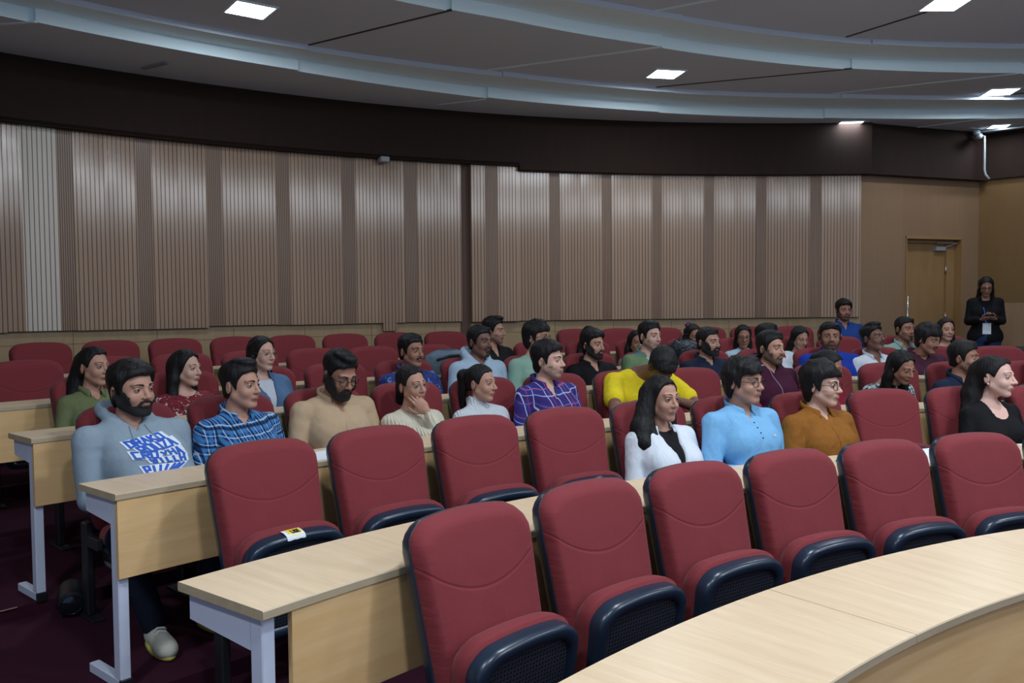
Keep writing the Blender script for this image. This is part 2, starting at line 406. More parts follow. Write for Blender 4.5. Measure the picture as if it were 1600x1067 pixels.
strip(rbu, zT, rc, zT, 0); strip(rc, zT, rc, zT+.1, 1); strip(rc, zT+.1, rcu, zT+.1, 1); strip(rcu, zT+.1, rcu, zT+.15, 0); strip(rcu, zT+.15, .05*one, zT+.15, 0)
# solid lid above, so the ceiling has thickness
P = np.array([[pol(r, t, zT+.35) for t in ts] for r in (.05, 13.6)]); grid(g, P, 0)
ceil = struct('ceiling', g, [M['ceil_grey'], M['ceil_white']])
g = G()
def ray_line(t0, r0, t1, r1, z, w, m):  # strip at a board joint
    a = np.array(pol(r0, t0, z)); b_ = np.array(pol(r1, t1, z)); d = (b_-a)/np.linalg.norm(b_-a); n = np.array([-d[1], d[0], 0])*w/2
    V = [a-n, a+n, b_+n, b_-n]; V = V + [v+np.array([0,0,.012]) for v in V]
    for v in V: v[2] -= .006
    g.add(V, [(0,1,2,3),(7,6,5,4),(0,4,5,1),(1,5,6,2),(2,6,7,3),(3,7,4,0)], m)
for i, (a, b_) in enumerate([(-.475,-.55),(-.25,-.38),(-.03,-.20),(.15,-.01),(.33,.17)]): ray_line(a, RI(a,tB,RB), b_, RI(b_,tA,RAu), zM, .035 if i % 2 else .02, 0 if i % 2 else 1)
for i, (a, b_) in enumerate([(-.14,-.28),(.02,-.06),(.25,.13)]): ray_line(a, RI(a,tB,RB)-1.75, b_, RI(b_,tB,RBu), zT, .03 if i % 2 == 0 else .02, 0 if i % 2 == 0 else 1)
ray_line(-.75, RI(-.75,tA,RA), -.80, 11.3, zA, .03, 0); ray_line(-.365, 11.0, -.40, 11.4, zA, .012, 0); ray_line(.17, 11.6, .1, 12.1, zA, .02, 0)
obj('joint_light_shade', g, [M['ceil_white'], M['ceil_joint_shade']], ceil, smooth=False)

# ceiling lights: square LED panels
def ceiling_light(x, y, z, s, label, power, rz=0.0, vis=True):
    t = thing('ceiling_light', label, 'ceiling light', (x, y, z), rz, None)
    g = G(); h = s/2; w = .018
    for lo, hi in (((-h-w,-h-w,-.012),(h+w,-h,.01)), ((-h-w,h,-.012),(h+w,h+w,.01)), ((-h-w,-h,-.012),(-h,h,.01)), ((h,-h,-.012),(h+w,h,.01))): box(g, lo, hi)
    obj('frame', g, M['ceil_white'], t, smooth=False)
    g = G(); box(g, (-h,-h,-.008), (h,h,.008)); obj('diffuser', g, M['lamp'], t, smooth=False)
    ld = bpy.data.lights.new('led', 'AREA'); ld.shape = 'SQUARE'; ld.size = s; ld.energy = power; ld.color = (.84, .92, 1.0)
    lo_ = bpy.data.objects.new('led', ld); C.objects.link(lo_); lo_.parent = t; lo_.location = (0, 0, -.016)
    return t
PW = 16; PF = 50
def radial(x, y): return -atan2(x-CX, y-CY)
for x, y, z, s, lab, p in [
    (-2.0, 6.70, zM, .30, 'square white ceiling light at upper left above the audience', PW),
    (1.56, 8.65, zM, .29, 'square white ceiling light near the middle of the ceiling', PW),
    (5.40, 9.50, zM, .29, 'square ceiling light at right on the middle board', PW*.7),
    (3.60, 7.15, zT, .29, 'ceiling light cut by the top edge of the photo', PW),
    (4.08, 10.38, zA, .26, 'larger of two ceiling lights in lowest board, above the slatted wall', PW*.3),
    (6.02, 10.62, zA, .2, 'smallest ceiling light, in the corner above the security camera', PW*.15)]:
    ceiling_light(x, y, z, s, lab, p, radial(x, y))
k = 0
for x, y, z in [(1.2,3.3,zT+.15),(4.5,4.0,zT+.15),(3.9,1.8,zT+.15),(5.6,1.2,zT+.15),(7.3,.2,zT+.15),(8.1,-1.1,zT+.15),(.5,.6,zT+.15),(-1.6,.4,zT+.15)]:
    ceiling_light(x, y, z, .34, 'square white ceiling light over the front rows, out of the frame', PF, radial(x, y))['group'] = 'ceiling lights outside the frame'
g = G(); p = (-3.14, 7.65, zA-.005); box(g, (-.17,-.02,-.012), (.17,.02,.006), M=Matrix.Translation(p)@Matrix.Rotation(-.55, 4, 'Z'))
tag(obj('ceiling_vent', g, M['grey_dim'], smooth=False), 'small grey slot vent in the ceiling at upper left', 'vent')

# ------------------------------------------------------------------ desks
DESK = [dict(r0=4.32, r1=4.775, z=-.86, t0=-1.25), dict(r0=5.455, r1=5.845, z=-.76, t0=-.9080), dict(r0=6.70, r1=7.01, z=-.675, t0=-.8690),
        dict(r0=7.80, r1=8.09, z=-.592, t0=-.8525), dict(r0=8.92, r1=9.22, z=-.552, t0=-.852), dict(r0=10.10, r1=10.42, z=-.49, t0=-.80)]
DT = .026
desk_labels = ['long curved pale wood desk in the foreground, in front of the first row of chairs',
  'curved wood desk behind the first row of empty chairs, with white leg', 'curved wood desk where the person in the grey printed hoodie sits',
  'curved wood desk in front of the person in the olive green shirt', 'curved wood desk at left edge behind the olive green shirt row', 'curved wood desk of the last row, mostly hidden by people and chairs']
ends = [.62, .50, .42, .36, .20, .035]
for k, d in enumerate(DESK):
    z = d['z']+ZO; t0, t1 = d['t0'], ends[k]
    t = thing('curved_desk', desk_labels[k], 'desk', (0, 0, 0), 0, 'curved audience desks')
    g = G(); n = 110; zz = z-DT; b = .003
    r0, r1 = d['r0'], d['r1']
    seams = [-.655] if k == 0 else []
    prof = [(r0+b, zz), (r1-b, zz), (r1, zz+b), (r1, z-b), (r1-b, z), (r0+b, z), (r0, z-b), (r0, zz+b)]
    cuts = [t0]+seams+[t1]
    for a, c in zip(cuts[:-1], cuts[1:]):
        kk = len(prof); nn = max(4, int(n*(c-a)/(t1-t0))); V = []
        for i in range(nn+1):
            th = a+(c-a)*i/nn
            if i == nn and c in seams: th -= .0006
            for r, zq in prof: V.append(pol(r, th, zq))
        F0, F1 = [], []
        for i in range(nn):
            for q in range(kk):
                w = (q+1) % kk; (F0 if q == 4 else F1).append((i*kk+q, i*kk+w, (i+1)*kk+w, (i+1)*kk+q))
        g.add(V, F0+[], 0); g.f.append((np.array(F1)+g.n-len(V), 1))
        g.f.append((np.array([list(range(kk-1, -1, -1))])+g.n-len(V), 1)); g.f.append((np.array([[nn*kk+q for q in range(kk)]])+g.n-len(V), 1))
    obj('tabletop', g, [M['desk_top'], M['desk_edge']], t, smooth=False)
    g = G(); ins = {0: .0, 1: .0165}.get(k, .0012)
    ph = .29 if k else .42
    arc_solid(g, t0+ins, t1, n, [(r0+.004+(.02 if k == 0 else 0), zz-ph), (r0+.022+(.02 if k == 0 else 0), zz-ph), (r0+.022+(.02 if k == 0 else 0), zz-.0005), (r0+.004+(.02 if k == 0 else 0), zz-.0005)])
    obj('modesty_panel', g, M['desk_panel'], t, smooth=False)
    fz = FL[k] if k else 0.0
    step = 4.5*SP/((r0+r1)/2); th = t0 + .012/r0 + .02/r0
    j = 0
    while th < t1-.02:
        Mt = Matrix.Translation(pol(0, 0, 0)) @ Matrix.Rotation(-th, 4, 'Z')      # local +y is radial outwards
        g = G(); fr0 = r0+.024+(.02 if k == 0 else 0); W = .02
        box(g, (-W, fr0, fz+.04), (W, fr0+.05, zz-.001), 0, Mt, .003)
        # top beam, a little deeper at the post
        y0, y1 = fr0+.05, r1-.035
        V = [(-W, y0, zz-.095), (W, y0, zz-.095), (W, y1, zz-.075), (-W, y1, zz-.075), (-W, y0, zz-.001), (W, y0, zz-.001), (W, y1, zz-.001), (-W, y1, zz-.001)]
        V = np.array(V) @ np.array(Mt)[:3,:3].T + np.array(Mt)[:3,3]
        g.add(V, [(0,3,2,1),(4,5,6,7),(0,1,5,4),(1,2,6,5),(2,3,7,6),(3,0,4,7)])
        box(g, (-W, fr0, fz+.002), (W, r1-.02, fz+.04), 0, Mt, .003)
        lg = obj('leg', g, M['white_metal'], t, smooth=False)
        g = G(); box(g, (-W-.002, fr0-.008, fz+.0), (W+.002, fr0+.012, fz+.043), 0, Mt, .003); obj('foot_cap', g, M['black_plastic'], lg, smooth=False)
        th += step; j += 1

# ------------------------------------------------------------------ auditorium chairs
def rrect(w0, w1, h0, h1, r, n=10, rb=.05):
    """rounded outline (x,z) from h0 to h1, half widths w0 (bottom) and w1 (top)"""
    pts = []
    for cx_, cz, a0, rad in ((w1-r, h1-r, 0, r), (-(w1-r), h1-r, 90, r), (-(w0-rb), h0+rb, 180, rb), (w0-rb, h0+rb, 270, rb)):
        for i in range(n+1):
            a = radians(a0+90*i/n); pts.append((cx_+rad*cos(a), cz+rad*sin(a)))
    # resample evenly
    P = np.array(pts+[pts[0]]); s = np.concatenate([[0], np.cumsum(np.hypot(*np.diff(P, axis=0).T))])
    q = np.linspace(0, s[-1], 65)[:-1]
    P = np.stack([np.interp(q, s, P[:, 0]), np.interp(q, s, P[:, 1])], 1)
    P[:, 1] += .020*(1-(P[:, 0]/w1)**2)*np.clip((P[:, 1]-h1+.05)/.05, 0, 1)-.012*np.clip((P[:, 1]-h1+.05)/.05, 0, 1)      # crowned top edge
    return P
def pillow(out, y_back, thick, edge, crown=.0, rings=9, fn=None, sgn=1):
    """closed cushion over an outline (x,z); front faces sgn*y"""
    g = G(); c = out.mean(0); V = []; n = len(out)
    prof = [(1.0, 0.0)]
    for i in range(1, 7):
        a = pi/2*i/6; prof.append((1-edge/.22*(1-cos(a)), thick*sin(a)) if True else None)
    s_in = prof[-1][0]
    for i in range(1, rings-1): prof.append((s_in*(1-i/rings), thick+crown*(1-(1-i/rings)**2)))
    for s, dy in prof:
        P = c+(out-c)*s
        y = np.full(n, y_back+sgn*dy)
        if fn is not None: y = y+fn(P[:, 0], P[:, 1])
        V.append(np.stack([P[:, 0], y, P[:, 1]], 1))
    V0 = np.stack([out[:, 0], np.full(n, y_back) + (fn(out[:, 0], out[:, 1]) if fn is not None else 0), out[:, 1]], 1)
    V = np.array(V); grid(g, V, 0, flip=(sgn < 0), wrap=True)
    k = len(prof)-1; g.f.append((np.array([[k*n+i for i in (range(n-1, -1, -1) if sgn > 0 else range(n))]]), 0))
    g.f.append((np.array([[i for i in (range(n) if sgn > 0 else range(n-1, -1, -1))]]), 0))
    return g
TILT = radians(13)
def tilt_M(): # upright cushion coordinates -> reclined: the top stays at y=0, the foot comes forward
    return Matrix(((1,0,0,0), (0,1,-math.tan(TILT),.95*math.tan(TILT)), (0,0,1,0), (0,0,0,1)))
def dish(x, z): return .35*x*x
def make_chair(folded):
    t = thing('auditorium_chair', 'x', 'chair')
    out = rrect(.207, .2295, .39, .952, .078)
    g = pillow(out, -.028, .058, .03, .012, fn=lambda x, z: dish(x, z)+.012*np.exp(-((z-.62)/.09)**2)*(1-(x/.22)**2)); g.xf(tilt_M())
    obj('backrest_cushion', g, M['back_fabric'], t)
    out2 = rrect(.208, .2300, .385, .950, .079)
    g = pillow(out2, -.022, .058, .02, .004, fn=dish, sgn=-1); g.xf(tilt_M()); obj('backrest_shell', g, M['shell'], t)
    # seat: cushion and a tray-like plastic pan; built lying flat, front edge at +y, then turned about the hinge
    so = rrect(.205, .216, 0.0, .392, .085)                         # outline in (x, length)
    cush = pillow(so, .024, .085, .05, .008, sgn=1)
    L = Matrix(((1,0,0,0), (0,0,1,0), (0,1,0,0), (0,0,0,1)))    # (x,y,z) -> (x, length->y, thickness->z)
    cush.xf(L); 
    for i, (F, m_) in enumerate(cush.f): cush.f[i] = (F[:, ::-1], m_)
    pan = G(); po = rrect(.193, .205, -.01, .378, .075); c = po.mean(0); n = len(po); V = []
    for s, dz in ((.99, .044), (1.0, .043), (1.012, .02), (1.014, -.008), (1.006, -.019), (.985, -.026), (.955, -.029), (.86, -.029), (.82, -.020), (.80, -.014)):
        P = c+(po-c)*s; V.append(np.stack([P[:, 0], P[:, 1], np.full(n, dz)], 1))
    grid(pan, np.array(V), 0, wrap=True); pan.f.append((np.array([list(range(n))]), 0)); 
    ins = G(); P = c+(po-c)*.805; ins.add(np.stack([P[:, 0], P[:, 1], np.full(n, -.016)], 1), [tuple(range(n-1, -1, -1))]); P2 = np.stack([P[:, 0], P[:, 1], np.full(n, -.010)], 1)
    ins.add(P2, [tuple(range(n))])
    if folded: R = Matrix.Translation((0, .165, .315)) @ Matrix.Rotation(radians(98), 4, 'X')
    else: R = Matrix.Translation((0, .13, .325)) @ Matrix.Rotation(radians(5), 4, 'X')
    if folded: R = Matrix.Translation((0, .192, .262)) @ Matrix.Rotation(radians(81), 4, 'X')
    # perforated insert keeps its own upright coordinates so that the holes read on it
    so_ = obj('seat_cushion', cush.xf(R), M['seat_fabric'], t); pn = obj('seat_pan', pan.xf(R), M['shell'], t)
    obj('perforated_panel', ins.xf(R), M['perforated'] if folded else M['shell'], pn, smooth=False)
    for s in (-1, 1):
        g = G(); x = s*.222
        box(g, (x-.018, .05, .01), (x+.018, .115, .44), bev=.006); box(g, (x-.03, -.04, 0), (x+.03, .20, .012), bev=.003)
        box(g, (x-.014, .10, .33), (x+.014, .235, .385), bev=.005)
        obj('leg', g, M['dark_metal'], t, smooth=False)
    return t
proto = {True: make_chair(True), False: make_chair(False)}; used = {True: False, False: False}
def copy_tree(o, parent=None):
    c = o.copy(); C.objects.link(c); c.parent = parent
    for ch in list(o.children): copy_tree(ch, c)
    return c
ORD = ['first','second','third','fourth','fifth','sixth','seventh','eighth','ninth','tenth','eleventh','twelfth','thirteenth','fourteenth','fifteenth','sixteenth','seventeenth','eighteenth']
ROWN = ['front row','second row','third row','fourth row','fifth row','back row']
def seat_at(r, i):
    R = RR[r-1]; return TH[r-1]+i*SP/R
def place_chair(r, th, folded, label, group, R=None):
    o = proto[folded]
    if used[folded]: o = copy_tree(o)
    used[folded] = True
    R = R or RR[r-1]; o.location = pol(R, th, FL[r-1]); o.rotation_euler = (0, 0, pi-th); o['label'] = label; o['group'] = group
    return o
OCC = {}   # (row, seat) -> words for the person there; filled by the people table

# ------------------------------------------------------------------ implicit shapes -> smooth meshes
def sm(a, b, k):
    h = np.clip(.5+.5*(b-a)/k, 0, 1); return b*(1-h)+a*h-k*h*(1-h)
def smax(a, b, k): return -sm(-a, -b, k)
def cone(P, a, b, ra, rb, sc=None):
    a = np.array(a, float); b = np.array(b, float); ba = b-a; pa = P-a
    t = np.clip((pa@ba)/max(ba@ba, 1e-9), 0, 1); d = pa-t[..., None]*ba
    if sc is not None: d = d/np.array(sc)
    return np.sqrt((d*d).sum(-1))-(ra+t*(rb-ra))
def ell(P, c, r):
    r = np.array(r, float); q = (P-np.array(c))/r; k0 = np.sqrt((q*q).sum(-1)); q2 = q/r; k1 = np.sqrt((q2*q2).sum(-1))
    return k0*(k0-1)/np.maximum(k1, 1e-6)
def lattice(lo, hi, h):
    ax = [np.arange(lo[i], hi[i]+h, h, dtype=np.float32) for i in range(3)]
    return np.stack(np.meshgrid(*ax, indexing='ij'), -1)
def nets(F, lo, h):
    lo = np.array(lo, float); s = F < 0; nx, ny, nz = F.shape
    acc = np.zeros((nx-1, ny-1, nz-1, 3), np.float32); cnt = np.zeros((nx-1, ny-1, nz-1), np.float32)
    cr = []
    for ax in range(3):
        sl0 = [slice(None)]*3; sl1 = [slice(None)]*3; sl0[ax] = slice(0, -1); sl1[ax] = slice(1, None)
        a, b = F[tuple(sl0)], F[tuple(sl1)]; c = s[tuple(sl0)] != s[tuple(sl1)]; cr.append((c, s[tuple(sl0)]))
        t = np.where(c, a/np.where(c, a-b, 1), 0).astype(np.float32)
        I = np.indices(a.shape).astype(np.float32); p = np.stack([I[0], I[1], I[2]], -1); p[..., ax] += t; p *= c[..., None]; cf = c.astype(np.float32)
        o = [k for k in range(3) if k != ax]
        for u in (0, 1):
            for v in (0, 1):
                sl = [slice(None)]*3
                sl[o[0]] = slice(u, -1 if u == 0 else None); sl[o[1]] = slice(v, -1 if v == 0 else None)
                acc += p[tuple(sl)]; cnt += cf[tuple(sl)]
    act = cnt > 0; idx = -np.ones(act.shape, int); n = int(act.sum()); idx[act] = np.arange(n)
    V = acc[act]/cnt[act][:, None]*h+lo
    Q = []
    for ax in range(3):
        c, sg = cr[ax]; o = [k for k in range(3) if k != ax]
        sl = [slice(None)]*3; sl[o[0]] = slice(1, -1); sl[o[1]] = slice(1, -1)
        w = np.argwhere(c[tuple(sl)])
        if not len(w): continue
        base = w.copy(); base[:, o[0]] += 1; base[:, o[1]] += 1
        sgn = sg[base[:, 0], base[:, 1], base[:, 2]]
        def cell(d0, d1):
            q = base.copy(); q[:, o[0]] += d0; q[:, o[1]] += d1; return idx[q[:, 0], q[:, 1], q[:, 2]]
        q = np.stack([cell(-1, -1), cell(0, -1), cell(0, 0), cell(-1, 0)], 1)
        if ax == 1: sgn = ~sgn
        q = np.where(sgn[:, None], q, q[:, ::-1]); Q.append(q)
    Q = np.concatenate(Q); return V, Q[(Q >= 0).all(1)]
def relax(V, Q, n=1, k=.5):
    for _ in range(n):
        A = np.zeros_like(V); c = np.zeros(len(V))
        for i in range(4):
            for j in (1, 3):
                np.add.at(A, Q[:, i], V[Q[:, (i+j) % 4]]); np.add.at(c, Q[:, i], 1)
        V = V*(1-k)+k*A/c[:, None]
    return V

# ------------------------------------------------------------------ heads (head frame: +y is where the face looks, +x its right, z up)
HLO, HHI, HH = (-.100, -.125, -.150), (.100, .135, .135), .0042
def head_sdf(P, kind):
    Q = P.copy(); Q[..., 0] = np.abs(Q[..., 0])
    wide = {'m': 1.0, 'mw': 1.13, 'f': .95, 'fw': 1.04}[kind]; fem = kind[0] == 'f'
    Q[..., 0] /= wide
    f = ell(Q, (0, -.014, .034), (.073, .093, .083))
    f = sm(f, ell(Q, (0, .018, -.026), (.059, .072, .082)), .022)
    f = sm(f, cone(Q, (.050, -.002, -.048), (.016, .058, -.094), .019 if not fem else .014, .018 if not fem else .014), .022)
    f = sm(f, ell(Q, (0, .066, -.095), (.018 if not fem else .014, .015, .014)), .018)
    f = sm(f, ell(Q, (.036, .054, -.030), (.022, .022, .022)), .018)
    f = sm(f, cone(Q, (.010, .083, .024), (.040, .070, .026), .0085 if fem else .0105, .009), .012)
    f = smax(f, -ell(Q, (.031, .094, .004), (.018, .0175, .0135)), .010)
    f = sm(f, cone(Q, (0, .082, .016), (0, .104, -.024), .0075, .0105), .009)
    f = sm(f, ell(Q, (0, .106, -.027), (.0115, .0105, .0095)), .006)
    f = sm(f, ell(Q, (.0125, .094, -.030), (.0075, .0105, .0075)), .005)
    f = sm(f, ell(Q, (0, .078, -.058), (.024, .016, .015)), .010)
    f = smax(f, -ell(Q, (0, .098, -.079), (.02, .011, .006)), .008)
    # ears
    E = Q-np.array([.0745, -.014, -.004]); c, s = cos(.38), sin(.38)
    Er = np.stack([E[..., 0]*c-E[..., 1]*s*-1*-1, E[..., 0]*s+E[..., 1]*c, E[..., 2]], -1)
    e = ell(Er, (.004, -.004, 0), (.0075, .019, .031)); e = smax(e, -ell(Er, (.012, .001, .003), (.0075, .010, .017)), .004)
    f = sm(f, e, .006)
    # start of the neck
    nr = .050 if not fem else .043
    f = sm(f, cone(Q, (0, -.022, -.06), (0, -.040, -.15), nr*.95, nr), .022)
    return f*min(wide, 1)
HEADS = {}
def surf_y(F, x, z):
    """front-most surface y of the head grid at columns (x, z)"""
    x = np.asarray(x, float); z = np.asarray(z, float); sh = x.shape; x = x.ravel(); z = z.ravel()
    gx = (x-HLO[0])/HH; gz = (z-HLO[2])/HH; i = np.clip(gx.astype(int), 0, F.shape[0]-2); k = np.clip(gz.astype(int), 0, F.shape[2]-2); fx = gx-i; fz = gz-k
    col = (F[i, :, k]*((1-fx)*(1-fz))[:, None]+F[i+1, :, k]*(fx*(1-fz))[:, None]+F[i, :, k+1]*((1-fx)*fz)[:, None]+F[i+1, :, k+1]*(fx*fz)[:, None])
    ins = col < 0; last = ins.shape[1]-1-np.argmax(ins[:, ::-1], 1); last = np.clip(last, 0, ins.shape[1]-2); r = np.arange(len(x))
    a, b = col[r, last], col[r, last+1]; t = np.clip(a/(a-b+1e-9), 0, 1)
    return (HLO[1]+(last+t)*HH).reshape(sh)
def get_head(kind):
    if kind in HEADS: return HEADS[kind]
    P = lattice(HLO, HHI, HH); F = head_sdf(P, kind); F[..., 0] = np.abs(F[..., 0])+.001
    V, Q = nets(F, HLO, HH); V = relax(V, Q, 1, .35)
    wide = {'m': 1.0, 'mw': 1.13, 'f': .95, 'fw': 1.04}[kind]; fem = kind[0] == 'f'
    g = G(); g.add(V, Q, 0)
    ex = .031*wide
    for s in (-1, 1):
        E = np.array([s*ex, .0705, .004]); 
        # lids
        ph = np.radians(np.linspace(-72, 72, 15))
        up = np.radians(21)*np.maximum(np.cos(ph*1.2), 0)**.8; lw = np.radians(19)*np.maximum(np.cos(ph*1.2), 0)**.9
        up = np.nan_to_num(up); lw = np.nan_to_num(lw)
        for lid, sg in ((up, 1), (lw, -1)):
            rows_ = []
            for w in np.linspace(0, 1, 5):
                el = (lid*(1-w)+np.radians(80)*w)*sg; r = .0140
                rows_.append(np.stack([E[0]+r*np.cos(el)*np.sin(ph), E[1]+r*np.cos(el)*np.cos(ph), E[2]+r*np.sin(el)], 1))
            grid(g, np.array(rows_), 0, flip=(sg > 0))
        rows_ = []
        for w in (0, .5, 1):
            el = up-np.radians(2)+np.radians(8 if not fem else 12)*w; r = .0143+.0012*(1-w)
            rows_.append(np.stack([E[0]+r*np.cos(el)*np.sin(ph), E[1]+r*np.cos(el)*np.cos(ph), E[2]+r*np.sin(el)], 1))
        grid(g, np.array(rows_), 4, flip=True)
        # brow
        u = np.linspace(0, 1, 9); bx = (.012+.040*u)*wide; bz = (.0255 if not fem else .029)+.006*np.sin(u*2.4)-.004*u; th_ = (.0048 if not fem else .0030)*(.65+.35*np.sin(pi*np.minimum(1, u*1.6+.25)))*(1-.75*u**2)
        rows_ = []
        for w, o in ((-1, .0002), (-.4, .0013), (.4, .0013), (1, .0002)):
            z_ = bz+w*th_; rows_.append(np.stack([s*bx, surf_y(F, s*bx, z_)+o, z_], 1))
        grid(g, np.array(rows_), 4, flip=(s > 0))
    # lips
    lw_ = .0235 if not fem else .0225; zc_ = -.0585; u = np.linspace(-1, 1, 17); arch = (1-np.abs(u)**2.2)
    zu = zc_+.0075*arch*(1-.22*np.exp(-(u/.16)**2))+.0; zl = zc_-.0095*arch
    rows_ = []
    for w in (0, .35, .7, 1.0): z_ = zu*(1-w)+(zc_-.0003)*w; x_ = u*lw_; rows_.append(np.stack([x_, surf_y(F, x_, z_)+.0003+.0032*arch*sin(pi*min(w, .8)), z_], 1))
    grid(g, np.array(rows_), 1)
    rows_ = []
    for w in (0, .25, .6, 1.0): z_ = (zc_-.0003)*(1-w)+zl*w; x_ = u*lw_; rows_.append(np.stack([x_, surf_y(F, x_, z_)+.0003+.0042*arch*sin(pi*(.15+.85*w)), z_], 1))
    grid(g, np.array(rows_), 1)
    x_ = u*lw_*1.02; rows_ = [np.stack([x_, surf_y(F, x_, zc_+d+0*x_)+.0019*arch+.0004, zc_+d+0*x_], 1) for d in (-.0009, .0009)]
    grid(g, np.array(rows_), 4, flip=True)
    HEADS[kind] = (g, F, P, wide); return HEADS[kind]
def eyeballs(g, kind, gx=0.0, gz=0.0):
    wide = HEADS[kind][3]
    for s in (-1, 1):
        E = np.array([s*.031*wide, .0705, .004]); d = np.array([sin(gx), cos(gx)*cos(gz), sin(gz)]); d /= np.linalg.norm(d)
        a = np.cross(d, (0, 0, 1)); a /= np.linalg.norm(a); b = np.cross(a, d); angs = np.radians([1, 14, 27, 29, 50, 75, 100, 130])
        P = np.array([[E+.0126*(cos(t)*d+sin(t)*(cos(p)*a+sin(p)*b)) for p in np.linspace(0, 2*pi, 15)[:-1]] for t in angs])
        n = 14; g.add(P.reshape(-1, 3), np.array([[i*n+j, (i+1)*n+j, (i+1)*n+(j+1) % n, i*n+(j+1) % n] for i in (0, 1) for j in range(n)]), 3)
        g.f.append((np.array([[j for j in range(n)]])+g.n-len(P)*n, 3))
        g.f.append((np.array([[i*n+j, (i+1)*n+j, (i+1)*n+(j+1) % n, i*n+(j+1) % n] for i in range(2, 7) for j in range(n)])+g.n-len(P)*n, 2))

def wob(P, s, seed, k=1.0):
    r = np.random.RandomState(seed); f = 0
    for _ in range(5):
        w = r.randn(3)*s; f = f+np.sin(P@w+r.rand()*6.3)
    return f*k/5
def hair_mesh(kind, style, seed):
    """style: dict(len=..., top=..., side=..., front=..., ...). Returns vertices, quads in the head frame"""
    wide = {'m': 1.0, 'mw': 1.13, 'f': .95, 'fw': 1.04}[kind]
    long_ = style.get('long', 0)
    lo = [-.16, -.20, -.16-long_], ; wx_ = .23 if long_ else .15; lo = (-wx_, -.23 if long_ else -.16, -.13-long_); hi = (wx_, .15, .17); h = .0055 if not long_ else .0068
    P = lattice(lo, hi, h); Q = P.copy(); Q[..., 0] /= wide; A = Q.copy(); A[..., 0] = np.abs(A[..., 0]); x, y, z = Q[..., 0], Q[..., 1], Q[..., 2]
    top, side = style.get('top', .018), style.get('side', .009)
    t = side+(top-side)*np.clip((z-.02)/.07, 0, 1)
    cr = ell(A, (0, -.014, .034), (.073, .093, .083))
    cr = sm(cr, ell(A, (0, -.02, -.03), (.060, .075, .065)), .02)
    f = cr-t
    # lower limit of the hair: forehead, temples, sideburns, nape
    fl = style.get('fringe', .072)             # hairline height at the forehead
    burn = style.get('burn', -.028); nape = style.get('nape', -.062)
    lim = np.interp(y.ravel(), [-.12, -.05, -.022, -.012, .018, .030, .052, .085], [nape, nape, -.035, .030, burn, .030, fl-.012, fl]).reshape(y.shape)
    if style.get('ears', True) is False: lim = np.interp(y.ravel(), [-.12, -.05, .02, .034, .055, .085], [nape, nape, burn, .020, fl-.012, fl]).reshape(y.shape)
    lim = lim+.003*np.sin(x*90+seed)+style.get('part', 0)*0
    f = smax(f, lim-z, .008)
    for c, r in style.get('blobs', []): f = sm(f, ell(Q, c, r), .018)
    for a, b, ra, rb in style.get('locks', []): f = sm(f, cone(Q, a, b, ra, rb), .02)
    # keep the face clear
    fx = style.get('face', (.062, .075, .088)); fc = style.get('facec', (0, .088, -.020+fl-.072))
    face = ell(A, fc, fx)
    if style.get('clear', True): f = smax(f, -face, .008)
    if style.get('partline'):                  # centre parting
        px = style['partline'] if style['partline'] is not True else 0.0
        f = f+.006*np.exp(-((x-px)/.006)**2)*np.clip((z-.06)/.03, 0, 1)*np.clip((y+.05)/.04, 0, 1)
    am = style.get('rough', .0022)
    f = f+wob(Q, 38, seed+9, style.get('lump', .0045))*np.clip((z-.0)/.06, .35, 1)
    f = f+wob(Q*np.array([1, 1, .45]), 75, seed, am)+wob(Q*np.array([1.0, .8, .25]), 190, seed+5, am*.8)
    V, F = nets(f.astype(np.float32), lo, h)
    return V, F
def beard_mesh(kind, kindb, seed):
    g, F, P, wide = HEADS[kind]; x, y, z = P[..., 0]/wide, P[..., 1], P[..., 2]; ax = np.abs(x)
    th = {'full': .0055, 'thick': .0095, 'short': .0034, 'moustache': .0030, 'goatee': .0032, 'light': .0012}[kindb]
    # upper border: sideburn -> cheek -> moustache
    up = np.interp(ax.ravel(), [0, .024, .032, .046, .057, .066], [-.0415, -.0445, -.066, -.064, -.042, .01]).reshape(ax.shape)
    low = np.interp(y.ravel(), [-.02, .02, .05, .08], [-.066, -.092, -.112, -.116]).reshape(y.shape)
    reg = z-up
    jaw = np.maximum(reg, low-z); jaw = np.maximum(jaw, -(y+.008))
    mouth = ell(np.stack([x, y*0, z], -1), (0, 0, -.0600), (.0235, .05, .0088))
    jaw = smax(jaw, -mouth, .003)
    if kindb == 'moustache': jaw = np.maximum(np.maximum(z+.0445-ax*.05, -(z+.0525+ax*.22)), ax-.027); jaw = np.maximum(jaw, -(y-.04))
    if kindb == 'goatee':
        mo = np.maximum(np.maximum(z+.0425-ax*.12, -(z+.0535+ax*.28)), ax-.031); ch = np.maximum(np.maximum(z+.070, ax-.020), -(z+.12)); jaw = np.minimum(mo, ch); jaw = np.maximum(jaw, -(y-.03))
    f = np.maximum(F-th, jaw)+wob(P, 260, seed, .0008)
    f = smax(f, -(F+.004), .001)
    V, Q = nets(f.astype(np.float32), HLO, HH); return V, Q

